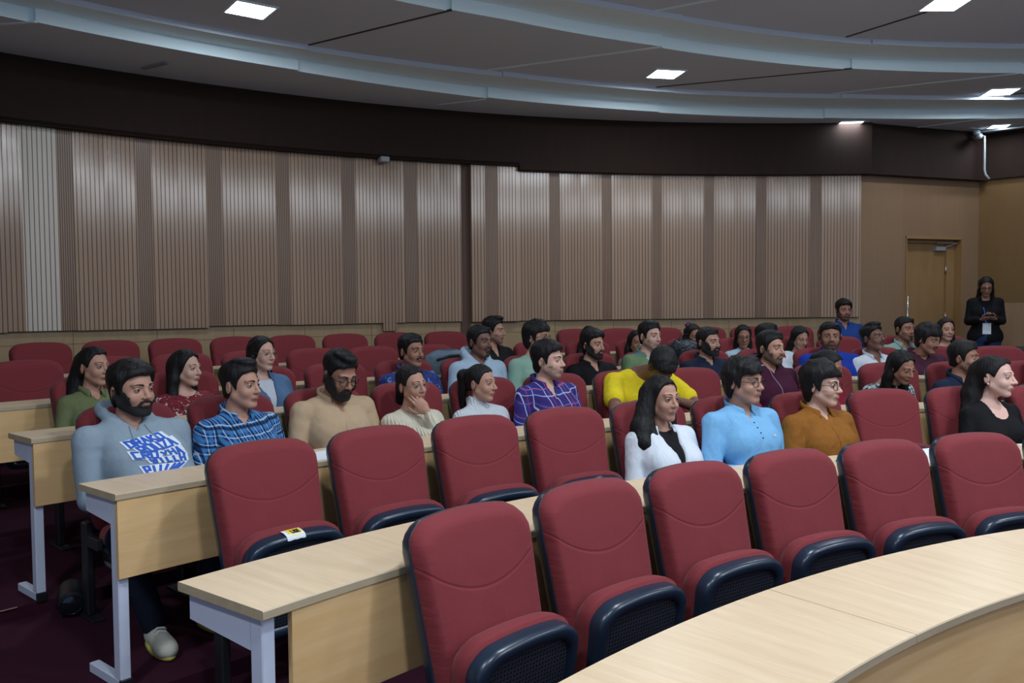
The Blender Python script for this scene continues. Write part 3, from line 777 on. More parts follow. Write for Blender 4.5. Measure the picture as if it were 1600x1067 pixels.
# ------------------------------------------------------------------ hands
HANDS = {}
def hand(curl=.45, spread=1.0, right=True):
    key = (curl, spread)
    if key not in HANDS:
        lo, hi, h = (-.07, -.03, -.10), (.10, .20, .05), .0038
        P = lattice(lo, hi, h); f = cone(P, (0, -.03, 0), (0, .012, 0), .026, .027, (1, 1, .72))
        f = sm(f, ell(P, (0, .052, 0), (.041, .052, .0165)), .012)
        for k, (bx, ln, r) in enumerate(((-.030, .062, .0080), (-.010, .076, .0088), (.011, .083, .0090), (.031, .074, .0088))):
            p = np.array([bx*.9, .082-.006*abs(k-2), .0]); a = curl*(1.1-.1*k); sp = (bx)*1.6*spread; seg = [ln*.45, ln*.32, ln*.27]; an = a*.7
            g_ = None
            for q in range(3):
                d = np.array([sin(sp)*cos(an), cos(sp)*cos(an), -sin(an)]); n = p+d*seg[q]; c = cone(P, p, n, r*(1-.08*q), r*(.92-.08*q)); g_ = c if g_ is None else sm(g_, c, .003); p = n; an += a
            f = sm(f, g_, .005)
        p = np.array([.026, .018, -.006]); g_ = None; r = .0115
        for d, l in (((.75, .62, -.22), .040), ((.35, .90, -.28), .030), ((.10, .95, -.30), .026)):
            d = np.array(d)/np.linalg.norm(d); n = p+d*l; c = cone(P, p, n, r, r*.9); g_ = c if g_ is None else sm(g_, c, .004); p = n; r *= .88
        f = sm(f, g_, .010)
        HANDS[key] = nets(f.astype(np.float32), lo, h)
    V, Q = HANDS[key]
    if not right: V = V*np.array([-1, 1, 1]); Q = Q[:, ::-1]
    return V, Q
def frame(o, fwd, up):
    f = Vector(fwd).normalized(); u = Vector(up); u = (u-f*u.dot(f)).normalized(); r = f.cross(u)
    return Matrix(((r.x, f.x, u.x, o[0]), (r.y, f.y, u.y, o[1]), (r.z, f.z, u.z, o[2]), (0, 0, 0, 1)))
# shoe: toe towards +y, sole at z=0
SH = None
def shoe():
    global SH
    if SH is None:
        lo, hi, h = (-.07, -.12, -.01), (.07, .20, .13), .006; P = lattice(lo, hi, h)
        f = ell(P, (0, .11, .035), (.046, .075, .042)); f = sm(f, ell(P, (0, .02, .04), (.040, .09, .048)), .03); f = sm(f, ell(P, (0, -.05, .045), (.036, .045, .05)), .02)
        f = sm(f, cone(P, (0, -.045, .05), (0, -.05, .105), .034, .036), .03); f = smax(f, -cone(P, (0, -.045, .085), (0, -.055, .16), .027, .030), .005); f = smax(f, .012-P[..., 2], .004)
        s = np.maximum(ell(P, (0, .035, .012), (.049, .150, .03)), np.maximum(P[..., 2]-.024, .001-P[..., 2]))
        SH = (nets(f.astype(np.float32), lo, h), nets(s.astype(np.float32), lo, h))
    return SH

# ------------------------------------------------------------------ cloth, skin and hair materials
def skin_mat(c):
    key = 'skin_%d_%d_%d' % c
    if key in M: return M[key]
    m, nt, b = new_mat('skin'); oc = coords(nt); base = srgb(*c); dk = tuple(v*.86 for v in base); rd = (base[0]*1.04, base[1]*.90, base[2]*.88)
    k = mix(nt, noise(nt, oc, 16, 2), base, rd); k = mix(nt, mth(nt, 'MULTIPLY', noise(nt, oc, 60, 3), .5), k, dk)
    nt.links.new(k, b.inputs['Base Color']); b.inputs['Roughness'].default_value = .5; b.inputs['Specular IOR Level'].default_value = .4
    bump(nt, b, noise(nt, oc, 350, 2), .12, .002)
    M[key] = m; return m
def stubble(c, k=.72):
    key = 'stub_%d_%d_%d' % c + str(k)
    if key not in M:
        m, nt, b = new_mat('stubble'); oc = coords(nt); s = srgb(*c)
        nt.links.new(mix(nt, noise(nt, oc, 500, 2), tuple(v*k for v in s), tuple(v*k*.4 for v in s)), b.inputs['Base Color']); b.inputs['Roughness'].default_value = .7; M[key] = m
    return M[key]
def lip_mat(c):
    key = 'lip_%d_%d_%d' % c
    if key not in M: s = srgb(*c); M[key] = plain('lips', (s[0]*.66, s[1]*.42, s[2]*.46), .4)
    return M[key]
M['sclera'] = plain('eye_white', (.40,.37,.36), .25); M['iris'] = plain('dark_iris', (.012,.007,.005), .12)
m, nt, b = new_mat('black_hair'); oc = coords(nt)
nt.links.new(mix(nt, noise(nt, oc, 40, 3, sc3=(1, 1, .15)), (.003,.003,.004), (.011,.009,.010)), b.inputs['Base Color']); b.inputs['Roughness'].default_value = .55; b.inputs['Specular IOR Level'].default_value = .28
bump(nt, b, noise(nt, oc, 110, 3, sc3=(1, 1, .12), dist=.4), .8, .006); M['hair'] = m
m, nt, b = new_mat('black_beard'); oc = coords(nt)
nt.links.new(mix(nt, noise(nt, oc, 300, 2), (.006,.005,.006), (.018,.014,.013)), b.inputs['Base Color']); b.inputs['Roughness'].default_value = .7; bump(nt, b, noise(nt, oc, 420, 2), .9, .004); M['beard'] = m
M['gold_frame'] = plain('thin_metal_frame', (.35,.27,.22), .3, .8); M['black_frame'] = plain('black_frame', (.008,.008,.01), .25)
m, nt, b = new_mat('clear_lens'); out = nt.nodes['Material Output']; tr = N(nt, 'ShaderNodeBsdfTransparent'); gl = N(nt, 'ShaderNodeBsdfGlossy'); gl.inputs['Roughness'].default_value = .03
mx = N(nt, 'ShaderNodeMixShader'); mx.inputs[0].default_value = .07; nt.links.new(tr.outputs[0], mx.inputs[1]); nt.links.new(gl.outputs[0], mx.inputs[2]); nt.links.new(mx.outputs[0], out.inputs[0]); M['lens'] = m

def cloth(name, c, c2=None, rough=.85, fold=.5, weave=.15):
    m, nt, b = new_mat(name); oc = coords(nt); c = srgb(*c); c2 = srgb(*c2) if c2 else tuple(v*.82 for v in c)
    nt.links.new(mix(nt, noise(nt, oc, 30, 4), c, c2), b.inputs['Base Color']); b.inputs['Roughness'].default_value = rough; b.inputs['Specular IOR Level'].default_value = .25
    h = mth(nt, 'ADD', mth(nt, 'MULTIPLY', noise(nt, oc, 7, 3, sc3=(1.3,1,.7), dist=1.2), fold), mth(nt, 'MULTIPLY', noise(nt, oc, 400, 2), weave*.15))
    bump(nt, b, h, .7, .03); return m
def stripe(nt, v, period, width, off=0.0, soft=.15):
    f = mth(nt, 'ABSOLUTE', mth(nt, 'SUBTRACT', mth(nt, 'FRACT', mth(nt, 'DIVIDE', mth(nt, 'ADD', v, off+10.0), period)), .5))
    n = N(nt, 'ShaderNodeMapRange'); nt.links.new(f, n.inputs[0]); n.inputs[1].default_value = .5-width/period/2-soft*width/period; n.inputs[2].default_value = .5-width/period/2+soft*width/period
    return n.outputs[0]
def plaid(name, base, bands, fold=.5):
    """bands: (axis, period, width, offset, colour, strength)"""
    m, nt, b = new_mat(name); oc = coords(nt); x, y, z = sep(nt, oc)
    n1 = mth(nt, 'MULTIPLY', mth(nt, 'SUBTRACT', noise(nt, oc, 6, 2), .5), .018)
    xx = mth(nt, 'ADD', mth(nt, 'ADD', x, mth(nt, 'MULTIPLY', y, .35)), n1); zz = mth(nt, 'ADD', mth(nt, 'ADD', z, mth(nt, 'MULTIPLY', y, .35)), n1)
    col = N(nt, 'ShaderNodeRGB'); col.outputs[0].default_value = (*srgb(*base), 1); cur = col.outputs[0]
    for ax, per, w, off, c, st in bands:
        cur = mix(nt, mth(nt, 'MULTIPLY', stripe(nt, xx if ax == 'x' else zz, per, w, off), st), cur, srgb(*c))
    nt.links.new(cur, b.inputs['Base Color']); b.inputs['Roughness'].default_value = .85; b.inputs['Specular IOR Level'].default_value = .2
    bump(nt, b, noise(nt, oc, 7, 3, dist=1.2), .6, .03); return m
def blotch(name, base, c2, sc, lo=.5, hi=.56, c3=None, det=3, dist=1.0):
    m, nt, b = new_mat(name); oc = coords(nt); f = noise(nt, oc, sc, det, dist=dist)
    n = N(nt, 'ShaderNodeMapRange'); nt.links.new(f, n.inputs[0]); n.inputs[1].default_value = lo; n.inputs[2].default_value = hi
    cur = mix(nt, n.outputs[0], srgb(*base), srgb(*c2))
    if c3:
        mp = N(nt, 'ShaderNodeMapping'); nt.links.new(oc, mp.inputs[0]); mp.inputs['Location'].default_value = (5, 3, 1)
        n2 = N(nt, 'ShaderNodeMapRange'); nt.links.new(noise(nt, mp.outputs[0], sc*1.3, det), n2.inputs[0]); n2.inputs[1].default_value = .58; n2.inputs[2].default_value = .62
        cur = mix(nt, n2.outputs[0], cur, srgb(*c3))
    nt.links.new(cur, b.inputs['Base Color']); b.inputs['Roughness'].default_value = .85
    bump(nt, b, noise(nt, oc, 7, 3, dist=1.2), .6, .03); return m
def knit(name, c):
    m, nt, b = new_mat(name); oc = coords(nt); nt.links.new(mix(nt, noise(nt, oc, 60, 3), srgb(*c), tuple(v*.8 for v in srgb(*c))), b.inputs['Base Color']); b.inputs['Roughness'].default_value = .95
    x, y, z = sep(nt, oc); w = mth(nt, 'SINE', mth(nt, 'MULTIPLY', mth(nt, 'ADD', x, mth(nt, 'MULTIPLY', noise(nt, oc, 8, 2), .03)), 420))
    bump(nt, b, mth(nt, 'ADD', mth(nt, 'MULTIPLY', w, .12), mth(nt, 'MULTIPLY', noise(nt, oc, 40, 3), .5)), .8, .015); return m

class Field:
    def __init__(s, lo, hi, h):
        s.h = h; s.lo = np.array(lo, float); s.P = lattice(lo, hi, h); s.F = np.full(s.P.shape[:3], 1.0, np.float32)
    def sl(s, a, b, r, mar):
        a = np.minimum(a, b)-r-mar; c = np.maximum(np.array(a)+r+mar, b)+r+mar
        i0 = np.clip(((a-s.lo)/s.h).astype(int), 0, None); i1 = np.clip(((c-s.lo)/s.h).astype(int)+2, 0, s.F.shape)
        return tuple(slice(int(u), int(max(v, u))) for u, v in zip(i0, i1))
    def cone(s, a, b, ra, rb, k=.03, sc=None):
        a = np.array(a, float); b = np.array(b, float); sl = s.sl(np.minimum(a, b), np.maximum(a, b), max(ra, rb), .075)
        if s.F[sl].size == 0: return
        s.F[sl] = sm(s.F[sl], cone(s.P[sl], a, b, ra, rb, sc), k)
    def mesh(s, n=1):
        F = s.F.copy(); 
        for ax in range(3):
            for e in (0, -1):
                sl = [slice(None)]*3; sl[ax] = e; F[tuple(sl)] = np.maximum(F[tuple(sl)], .001)
        V, Q = nets(F, s.lo, s.h); return relax(V, Q, n, .4), Q

def v3(*a): return np.array(a, float)
def person(S):
    kind = S['kind']; fem = kind[0] == 'f'; row = S['row']; R = RR[row-1]; th = S['th'] if 'th' in S else seat_at(row, S['i'])
    base = pol(R, th, FL[row-1]); rz = pi-th
    if 'pos' in S: base = S['pos']; rz = S['rz']
    t = thing('person', S['label'], 'person', base, rz, 'seated audience' if 'pos' not in S else None)
    lat, fwd, hz = S['head']; hs = S.get('hs', 1.0 if not fem else .95)
    H = v3(-lat, fwd, hz)
    # which way the face looks: phi degrees to the photo's right of straight into the lens
    wx = base[0]+cos(rz)*H[0]-sin(rz)*H[1]; wy = base[1]+sin(rz)*H[0]+cos(rz)*H[1]
    yaw = atan2(-wy, -wx)+radians(S['phi'])-(rz+pi/2); yaw = (yaw+pi) % (2*pi)-pi
    pit = radians(S.get('pitch', 0)); rol = radians(S.get('roll', 0))
    HM = Matrix.Translation(H) @ Matrix.Rotation(yaw, 4, 'Z') @ Matrix.Rotation(pit, 4, 'X') @ Matrix.Rotation(rol, 4, 'Y') @ Matrix.Scale(hs, 4)
    bw = 1+(S.get('bw', 1.0)-1)*.6; sw = (.180 if not fem else .150)*bw; tw = S.get('twist', .3*yaw)
    Lx = v3(cos(tw), sin(tw), 0); Fy = v3(-sin(tw), cos(tw), 0)
    NB = np.array(HM @ Vector((0, -.036, -.145))) ; lean = S.get('lean', 0.0)
    NB = NB+v3(0, -.012-lean*.5, .004)
    PV = v3(H[0]*.4, .29, .46) if 'pelvis' not in S else v3(*S['pelvis'])
    up = (NB-PV)/np.linalg.norm(NB-PV)
    c1 = NB-up*.20+Fy*.028; c2 = NB-up*.095+Fy*.008
    cr, shr = (.102 if not fem else .088)*(.55+.45*bw), (.048 if not fem else .038)
    SL = {s: NB-up*.076+Lx*s*sw+Fy*.004 for s in (1, -1)}
    pose = S.get('pose', 'lap'); spread = S.get('spread', .06)
    EL, WR = {}, {}
    for s in (1, -1):
        if pose == 'lap': EL[s] = SL[s]+Lx*s*spread+v3(0, .06, -.255); WR[s] = v3(PV[0]+s*.085, EL[s][1]+.235, max(.60, EL[s][2]+.03))
        elif pose == 'desk': EL[s] = SL[s]+Lx*s*(spread+.03)+v3(0, .20, -.20); WR[s] = v3(PV[0]+s*.06, EL[s][1]+.20, .80)
        elif pose == 'cross': EL[s] = SL[s]+Lx*s*(spread+.02)+v3(0, .05, -.26); WR[s] = v3(PV[0]-s*.03, EL[s][1]+.20, EL[s][2]+.03+.015*s)
    for k_, v_ in S.get('elbow', {}).items(): EL[k_] = v3(*v_)
    for k_, v_ in S.get('wrist', {}).items(): WR[k_] = v3(*v_)
    arm = (.048, .040, .027) if not fem else (.038, .033, .023); arm = tuple(a*(.6+.4*bw) for a in arm)
    pts = np.array([NB, PV]+list(SL.values())+list(EL.values())+list(WR.values())); lo = pts.min(0)-.17; hi = pts.max(0)+.17; lo[2] = min(lo[2], PV[2]-.16); hi[2] = max(NB[2]+.17, pts[:, 2].max()+.08)
    belly = S.get('belly', 1.0)
    def trunk(fd, d):
        fd.cone(PV-Lx*.075, PV+Lx*.075, .105+d, .105+d); mid = PV*.55+c1*.45+Fy*.012
        fd.cone(mid-Lx*.05*bw, mid+Lx*.05*bw, cr*.95*belly+d, cr*.95*belly+d, .05)
        fd.cone(c1-Lx*.075*bw, c1+Lx*.075*bw, cr+d, cr+d, .05); fd.cone(c2-Lx*.09*bw, c2+Lx*.09*bw, cr*.70+d, cr*.70+d, .05)
        if fem:
            for s in (1, -1): q = NB-up*.205+Lx*s*.068+Fy*.085; fd.cone(q, q+v3(0,0,.001), .050+d, .05+d, .035)
        for s in (1, -1):
            fd.cone(NB-up*.012+Lx*s*.02, SL[s]-Lx*s*.02+up*.004, (.038 if not fem else .030)+d*.5, shr*.85+d, .03)
            fd.cone(SL[s], SL[s]-up*.01, shr+d, shr+d, .03)
    def arms(fd, d, k=.010, frac=1.0, upto=None):
        for s in (1, -1):
            if frac < .99: e = SL[s]*(1-frac)+EL[s]*frac; fd.cone(SL[s], e, arm[0]+d+.004, arm[0]*.95+d+.012, k); continue
            fd.cone(SL[s], EL[s], arm[0]+d, arm[1]+d, k); w = WR[s] if upto is None else EL[s]*(1-upto)+WR[s]*upto
            fd.cone(EL[s], w, arm[1]+d, arm[2]+d*1.1, k)
    # ---- the body: head, neck, trunk, arms and hands in one mesh
    h = .0135; fd = Field(lo, hi, h); trunk(fd, 0); arms(fd, 0)
    hb = np.array(HM @ Vector((0, -.030, -.085))); nr = (.053 if not fem else .043)*S.get('neck', 1.0)
    fd.cone(NB-up*.03, hb, nr+.006, nr*.93, .03)
    V, Q = fd.mesh(2); g = G(); g.add(V, Q, 0)
    hg, F_, P_, wide = get_head(kind); g.merge(hg, HM); e = G(); eyeballs(e, kind, S.get('gx', 0), S.get('gz', 0)); g.merge(e, HM)
    for s in (1, -1):
        hd = S.get('hand', {}).get(s)
        fw = WR[s]-EL[s]; fw = fw/np.linalg.norm(fw); upv = (0, 0, 1); curl = .5
        if hd: fw, upv, curl = v3(*hd[0]), hd[1], hd[2]
        V, Q = hand(curl, 1.0, right=(s == -1)); hsz = .95 if not fem else .86
        Mx = frame(WR[s]+fw/np.linalg.norm(fw)*.018, fw, upv) @ Matrix.Scale(hsz, 4); g2 = G(); g2.add(V, Q, 0); g.merge(g2, Mx)
    sk = skin_mat(S['skin']); obj('body', g, [sk, lip_mat(S['skin']), M['sclera'], M['iris'], M['hair']], t)
    # ---- hair and beard
    V, Q = hair_mesh(kind, S['hair'], S['seed']); g = G(); g.add(V, Q).xf(HM); obj('hair', g, M['hair'], t)
    if S.get('beard'):
        V, Q = beard_mesh(kind, S['beard'], S['seed'])
        if len(Q): g = G(); g.add(V, Q).xf(HM); obj('beard' if S['beard'] not in ('moustache',) else 'moustache', g, stubble(S['skin']) if S['beard'] == 'light' else stubble(S['skin'], .32) if S['beard'] in ('short', 'goatee') else M['beard'], t)
    # ---- glasses
    if S.get('glasses'):
        gk = S['glasses']; rad = .0215 if gk != 'thin' else .0225; r_ = .0017 if gk == 'black' else .0010; g = G(); gl = G()
        for s in (1, -1):
            cxx = s*.0325*wide; pts = [(cxx+rad*1.08*cos(a)*abs(cos(a))**-.12, .0985-.22*abs(rad*cos(a)) + (-.004 if s*cos(a) > 0 else 0), .001+rad*.92*sin(a)*abs(sin(a))**-.12) for a in np.linspace(.01, 2*pi+.01, 27)[:-1]]
            tube(g, pts, r_, 0, 6, closed=True)
            gl.add([(x*.98+.02*cxx, y, z) for x, y, z in pts], [tuple(range(26))])
            tube(g, [(cxx+s*rad*1.05, .090, .006), (s*.0735*wide, .070, .009), (s*.079*wide, .0, .010), (s*.080*wide, -.018, -.004)], r_*1.1, 0, 6)
        tube(g, [(-.012*wide, .0995, .005), (0, .105, .008), (.012*wide, .0995, .005)], r_, 0, 6)
        go = obj('glasses', g.xf(HM), M['black_frame'] if gk == 'black' else M['gold_frame'], t); obj('lens', gl.xf(HM), M['lens'], go, smooth=False)
    if S.get('earring'):
        g = G(); 
        for s in (1, -1): p = np.array(HM @ Vector((s*.083*wide, -.008, -.034))); lathe(g, [(.001,-.006),(.0055,-.003),(.0055,.003),(.001,.006)], n=10, M=Matrix.Translation(p))
        obj('earring', g, plain('pearl', (.8,.8,.8), .2), t)
    # ---- upper clothing
    top = S['top']; mt = S['mat']; d = S.get('loose', .009); near = S.get('near', False); h = .0115 if near else .0145
    l2, h2 = lo.copy(), hi.copy(); l2[2] = PV[2]+S.get('hem', -.03)
    def local(P): q = P-NB; return q@Lx, q@Fy, q@up
    def shirt(name, d, neck, vdepth, vw, mat, sleeve=1.0, openf=False, hood=False, turtle=False, scoop=False, parent=t, cut=True, sd=0, wobk=1.0):
        fd = Field(l2, h2, h); trunk(fd, d)
        if sleeve > .99: arms(fd, d+.002, .010, upto=.93)
        elif sleeve > .01: arms(fd, d+.002, .02, frac=sleeve)
        lx, ly, lz = local(fd.P)
        if hood:
            pr = None
            for a0 in np.linspace(-2.5, 2.5, 11):
                q = NB+up*(.036+.034*cos(a0/1.25))+Lx*sin(a0)*.084+Fy*(-cos(a0)*.076+.008)-up*max(0, abs(a0)-1.5)*.052
                rr = .031+.018*max(0, cos(a0)); 
                if pr is not None: fd.cone(pr, q, rr, rr, .018)
                pr = q
            q = NB-up*.02-Fy*.085; fd.cone(q-Lx*.05, q+Lx*.05, .038, .038, .03)
        if turtle:
            fd.F = sm(fd.F, cone(fd.P, NB-up*.02, NB+up*.052+Fy*.012, nr+.020, nr+.013), .02)
            r2 = cone(fd.P, NB+up*.058+Fy*.012, NB+up*.14+Fy*.025, nr+.004, nr+.006); fd.F = smax(fd.F, -r2, .005)
            fd.F = smax(fd.F, lz-.066-ly*.1, .006)
        elif cut:
            nc = cone(fd.P, NB-up*.01+Fy*neck*.15, NB+up*.25, neck, neck+.02); fd.F = smax(fd.F, -nc, .006)
        if scoop: fd.F = smax(fd.F, -cone(fd.P, NB-up*.045+Fy*.075, NB+up*.05+Fy*.10, .062, .075), .006)
        if vdepth: fd.F = smax(fd.F, -np.maximum(np.abs(lx)-vw*(1+lz/vdepth), .015-ly), .006)
        if openf: fd.F = smax(fd.F, -np.maximum(np.abs(lx+.012)-openf, .02-ly), .006)
        fd.F += (wob(fd.P, 24, S['seed']+sd, .0042)+wob(fd.P*np.array([1,1,1.6]), 60, S['seed']+sd+3, .0022))*wobk
        V, Q = fd.mesh(1); g = G(); g.add(V, Q); return obj(name, g, mat, parent)
    def collar(mat, r=.060, hgt=.036, open_=.55, point=.045, dz=0.0, name='collar', stand=False, parent=None):
        g = G(); a = np.linspace(-(pi-open_), pi-open_, 29); k = np.abs(a)/(pi-open_)
        def ring(rad, z, fwdk): return np.array([NB+Lx*sin(q)*rad+Fy*(-cos(q)*rad*1.0+.010+fwdk*kk**2)+up*(z-.040*kk**1.6+.014*(1-kk)+dz+.012) for q, kk in zip(a, k)])
        if stand: rows_ = [ring(r+.004, -.012, .012), ring(r+.003, hgt*.5, .010), ring(r+.001, hgt, .008), ring(r+.004, hgt+.001, .009), ring(r+.008, hgt*.5, .012), ring(r+.012, -.014, .014)]
        else:
            pt = point*np.clip((k-.72)/.28, 0, 1)**1.5
            o1 = ring(r+.020, -.004, .016); o1 -= np.outer(pt, up)*.9; o1 += np.outer(pt*.25*np.sign(a), Lx); o2 = o1-np.outer(np.ones(29), up)*.004
            rows_ = [ring(r-.001, -.01, .010), ring(r, hgt*.6, .010), ring(r+.003, hgt, .008), ring(r+.011, hgt-.003, .012), o1, ring(r+.013, -.003, .012)-np.outer(pt, up)*.6, ring(r+.006, hgt*.6, .010)]
        grid(g, np.array(rows_+[rows_[0]]), 0, flip=True); 
        n_ = len(rows_); g.f.append((np.array([[i*29 for i in range(n_)]]), 0)); g.f.append((np.array([[i*29+28 for i in range(n_-1, -1, -1)]]), 0))
        return obj(name, g, mat, parent or sh)
    surf = None
    if top == 'shirt': sh = shirt('shirt', d, nr+.010, S.get('v', .11), .036, mt, sleeve=S.get('sleeve', 1)); collar(mt, nr+.009)
    elif top == 'kurta': sh = shirt('kurta', d, nr+.010, .13, .020, mt); collar(mt, nr+.010, .030, .42, stand=True)
    elif top == 'tee': sh = shirt('t_shirt', d, nr+.020, 0, 0, mt, sleeve=S.get('sleeve', .62))
    elif top == 'top': sh = shirt('top', d, nr+S.get('scoop', .026), 0, 0, mt, sleeve=S.get('sleeve', 1))
    elif top == 'scoop': sh = shirt('top', d, nr+.022, 0, 0, mt, scoop=True)
    elif top == 'turtle': sh = shirt('turtleneck_sweater', d+.003, 0, 0, 0, mt, turtle=True)
    elif top == 'hoodie': sh = shirt('hoodie', d+.006, nr+.012, .075, .034, mt, hood=True)
    elif top == 'jacket':
        ins = shirt('inner_top', .006, nr+.018, 0, 0, S['mat2'], sleeve=0, wobk=.3)
        sh = shirt('jacket', d+.008, nr+.014, .30, .075, mt, hood=S.get('hood', False), sd=4)
        if not S.get('hood'): collar(mt, nr+.016, .034, .75, point=.05)
    elif top == 'blazer':
        ins = shirt('inner_top', .006, nr+.018, 0, 0, S['mat2'], sleeve=0, wobk=.3); sh = shirt('blazer', d+.006, nr+.016, .36, .06, mt, sd=4)
        collar(mt, nr+.014, .02, .9, point=.08)
    # buttons down the front
    def chest(x, z, off=.002):
        """a point on the front of the garment, x across, z down from the neck base"""
        o = Vector(NB+Lx*x-up*z+Fy*.45); hit = bvh.ray_cast(o, Vector(-Fy), .6); return np.array(hit[0])+Fy*off if hit[0] is not None else None
    vs = [v.co.copy() for v in sh.data.vertices]; bvh = BVHTree.FromPolygons(vs, [tuple(p.vertices) for p in sh.data.polygons])
    S['_chest'] = chest; S['_frame'] = (NB, Lx, Fy, up)
    if S.get('buttons'):
        bc, z0, z1, n_, r_ = S['buttons']
        for z in np.linspace(z0, z1, n_):
            p = chest(0, z, .0)
            if p is None: continue
            g = G(); lathe(g, [(r_*.8, -.001), (r_, .0), (r_, .002), (r_*.7, .003)], n=10, M=frame(p, -up, Fy)); obj('button', g, bc, sh)
    if S.get('placket'):
        g = G(); rws = []
        for z in np.linspace(S.get('v', .11)-.01, .36, 12):
            q = [chest(x, z, .0025) for x in (-.015, -.008, 0, .008, .015)]
            if all(v is not None for v in q): rws.append(q)
        if len(rws) > 2: grid(g, np.array(rws), 0, flip=True); g2 = np.array(rws)-Fy*.004; grid(g, g2, 0); obj('placket', g, mt, sh)
    # ---- trousers and shoes
    knee = {s: v3(PV[0]+s*.12, .68, .46) for s in (1, -1)}; ank = {s: v3(PV[0]+s*.12, .64, .10) for s in (1, -1)}; toe = {s: (0, 1, 0) for s in (1, -1)}
    for k_, v_ in S.get('knee', {}).items(): knee[k_] = v3(*v_)
    for k_, v_ in S.get('ankle', {}).items(): ank[k_] = v3(*v_)
    if 'pos' in S: knee = {s: v3(PV[0]+s*.085, PV[1]+.02, .50) for s in (1, -1)}; ank = {s: v3(PV[0]+s*.09, PV[1], .09) for s in (1, -1)}
    pts = np.array([PV]+list(knee.values())+list(ank.values())); fd = Field(pts.min(0)-.16, pts.max(0)+.15, .018)
    fd.cone(PV-Lx*.07, PV+Lx*.07, .118, .118)
    for s in (1, -1):
        hp = PV+v3(s*.085, .0, -.02); fd.cone(hp, knee[s], .092 if 'pos' not in S else .095, .066, .02); fd.cone(knee[s], ank[s], .063, .055, .02)
    fd.F += wob(fd.P, 30, S['seed'], .004); V, Q = fd.mesh(1); g = G(); g.add(V, Q)
    obj('jeans' if S.get('jeans') else 'trousers', g, S.get('pants', M['trousers']), t)
    for s in (1, -1):
        (V1, Q1), (V2, Q2) = shoe(); p = ank[s].copy(); Mx = Matrix.Translation((p[0], p[1]+.045, .001)) @ Matrix.Rotation(-S.get('toe', 0)*s, 4, 'Z')
        g = G(); g.add(V1, Q1).xf(Mx); so = obj('shoe', g, S.get('shoe', M['shoe_dark']), t); g = G(); g.add(V2, Q2).xf(Mx); obj('sole', g, S.get('sole', M['sole_dark']), so)
        if S.get('laces'):
            g = G()
            for q in range(5): yq = .035+.020*q; zq = .097-.0075*q-.0016*q*q; tube(g, [(-.024, yq, zq-.012), (-.012, yq+.005, zq), (.012, yq-.003, zq), (.024, yq+.002, zq-.012)], .0032, n=6)
            g.xf(Mx); obj('laces', g, M['laces'], so)
            g = G(); tube(g, [(-.044,.09,.03),(-.036,.125,.05),(0,.145,.052),(.036,.125,.05),(.044,.09,.03)], .004, n=6); g.xf(Mx); obj('toe_seam', g, M['laces'], so)
    S['_t'] = t; S['_sh'] = sh; S['_HM'] = HM
    return t
M['trousers'] = cloth('dark_trousers', (30,34,46)); M['shoe_dark'] = plain('dark_shoe', (.02,.02,.025), .6); M['sole_dark'] = plain('grey_sole', (.15,.15,.15), .8)
M['jeans'] = cloth('blue_jeans', (38,58,98), (30,44,78)); M['shoe_white'] = cloth('white_sneaker', (214,212,200), (190,188,176), fold=.2); M['sole_yellow'] = plain('yellow_green_sole', srgb(178,172,82), .6)
ONLY = None

# ------------------------------------------------------------------ the audience
FAIR, MED, TAN, DARK = (206,168,150), (184,142,122), (158,116,96), (122,88,74)
short = dict(top=.020, side=.008, blobs=[((0, .045, .108), (.045, .035, .018))])
quiff = dict(top=.022, side=.005, burn=-.03, fringe=.078, blobs=[((.0, .055, .118), (.042, .036, .022)), ((.02, .02, .125), (.04, .05, .016))])
neat = dict(top=.016, side=.006, fringe=.076, blobs=[((-.01, .05, .102), (.045, .032, .014))])
full = dict(top=.026, side=.010, fringe=.074, burn=-.030, nape=-.078, rough=.003, blobs=[((0, .060, .088), (.052, .028, .024)), ((0, -.07, .05), (.06, .05, .06))])
mop = dict(top=.030, side=.019, fringe=.056, burn=-.035, nape=-.09, rough=.0042, lump=.008, blobs=[((.012, .058, .078), (.054, .026, .026)), ((0, -.07, .03), (.065, .055, .07)), ((0, .0, .125), (.06, .07, .022))])
def woman(long_=.22, side=0, vol=1.0, back=True, part=True, front=False, face=(.062, .078, .092)):
    L = []
    for s in (-1, 1):
        w = vol
        L += [((s*.060, -.030, .05), (s*.080*w, -.036, -.07), .030, .034*w), ((s*.080*w, -.036, -.07), (s*.100*w, -.040, -.12-long_*.45), .034*w, .040*w)]
        if front: L += [((s*.085*w, -.045, -.10), (s*.080, .035, -.13-long_*.75), .030, .022)]
        else: L += [((s*.080*w, -.055, -.12-long_*.4), (s*.070*w, -.075, -.13-long_*.85), .036*w, .018)]
    L += [((0, -.085, .02), (0, -.100, -.11-long_*.6), .06*w, .050*w)]
    return dict(top=.014, side=.012, fringe=.088, ears=False, burn=-.01, nape=-.09, partline=part, locks=L, long=long_, face=face, rough=.0026)
def pony(long_=.16): return dict(top=.010, side=.007, fringe=.086, burn=-.005, nape=-.045, partline=False, long=long_, locks=[((0, -.105, .060), (0, -.140, .045), .030, .036), ((0, -.140, .045), (0, -.150, -.14-long_*.4), .040, .018)])
def tied(): return dict(top=.012, side=.009, fringe=.086, burn=-.0, nape=-.06, partline=True, long=.05, locks=[((0, -.10, -.01), (0, -.125, -.10), .040, .030)])
def swept(): # centre-parted hair pinned back, falling behind the shoulders
    return dict(top=.013, side=.011, fringe=.088, burn=.0, nape=-.07, partline=True, long=.2, locks=[((0, -.09, .03), (.02, -.115, -.10), .060, .060), ((.02, -.115, -.10), (.06, -.115, -.20), .060, .05)], rough=.0032, lump=.007)

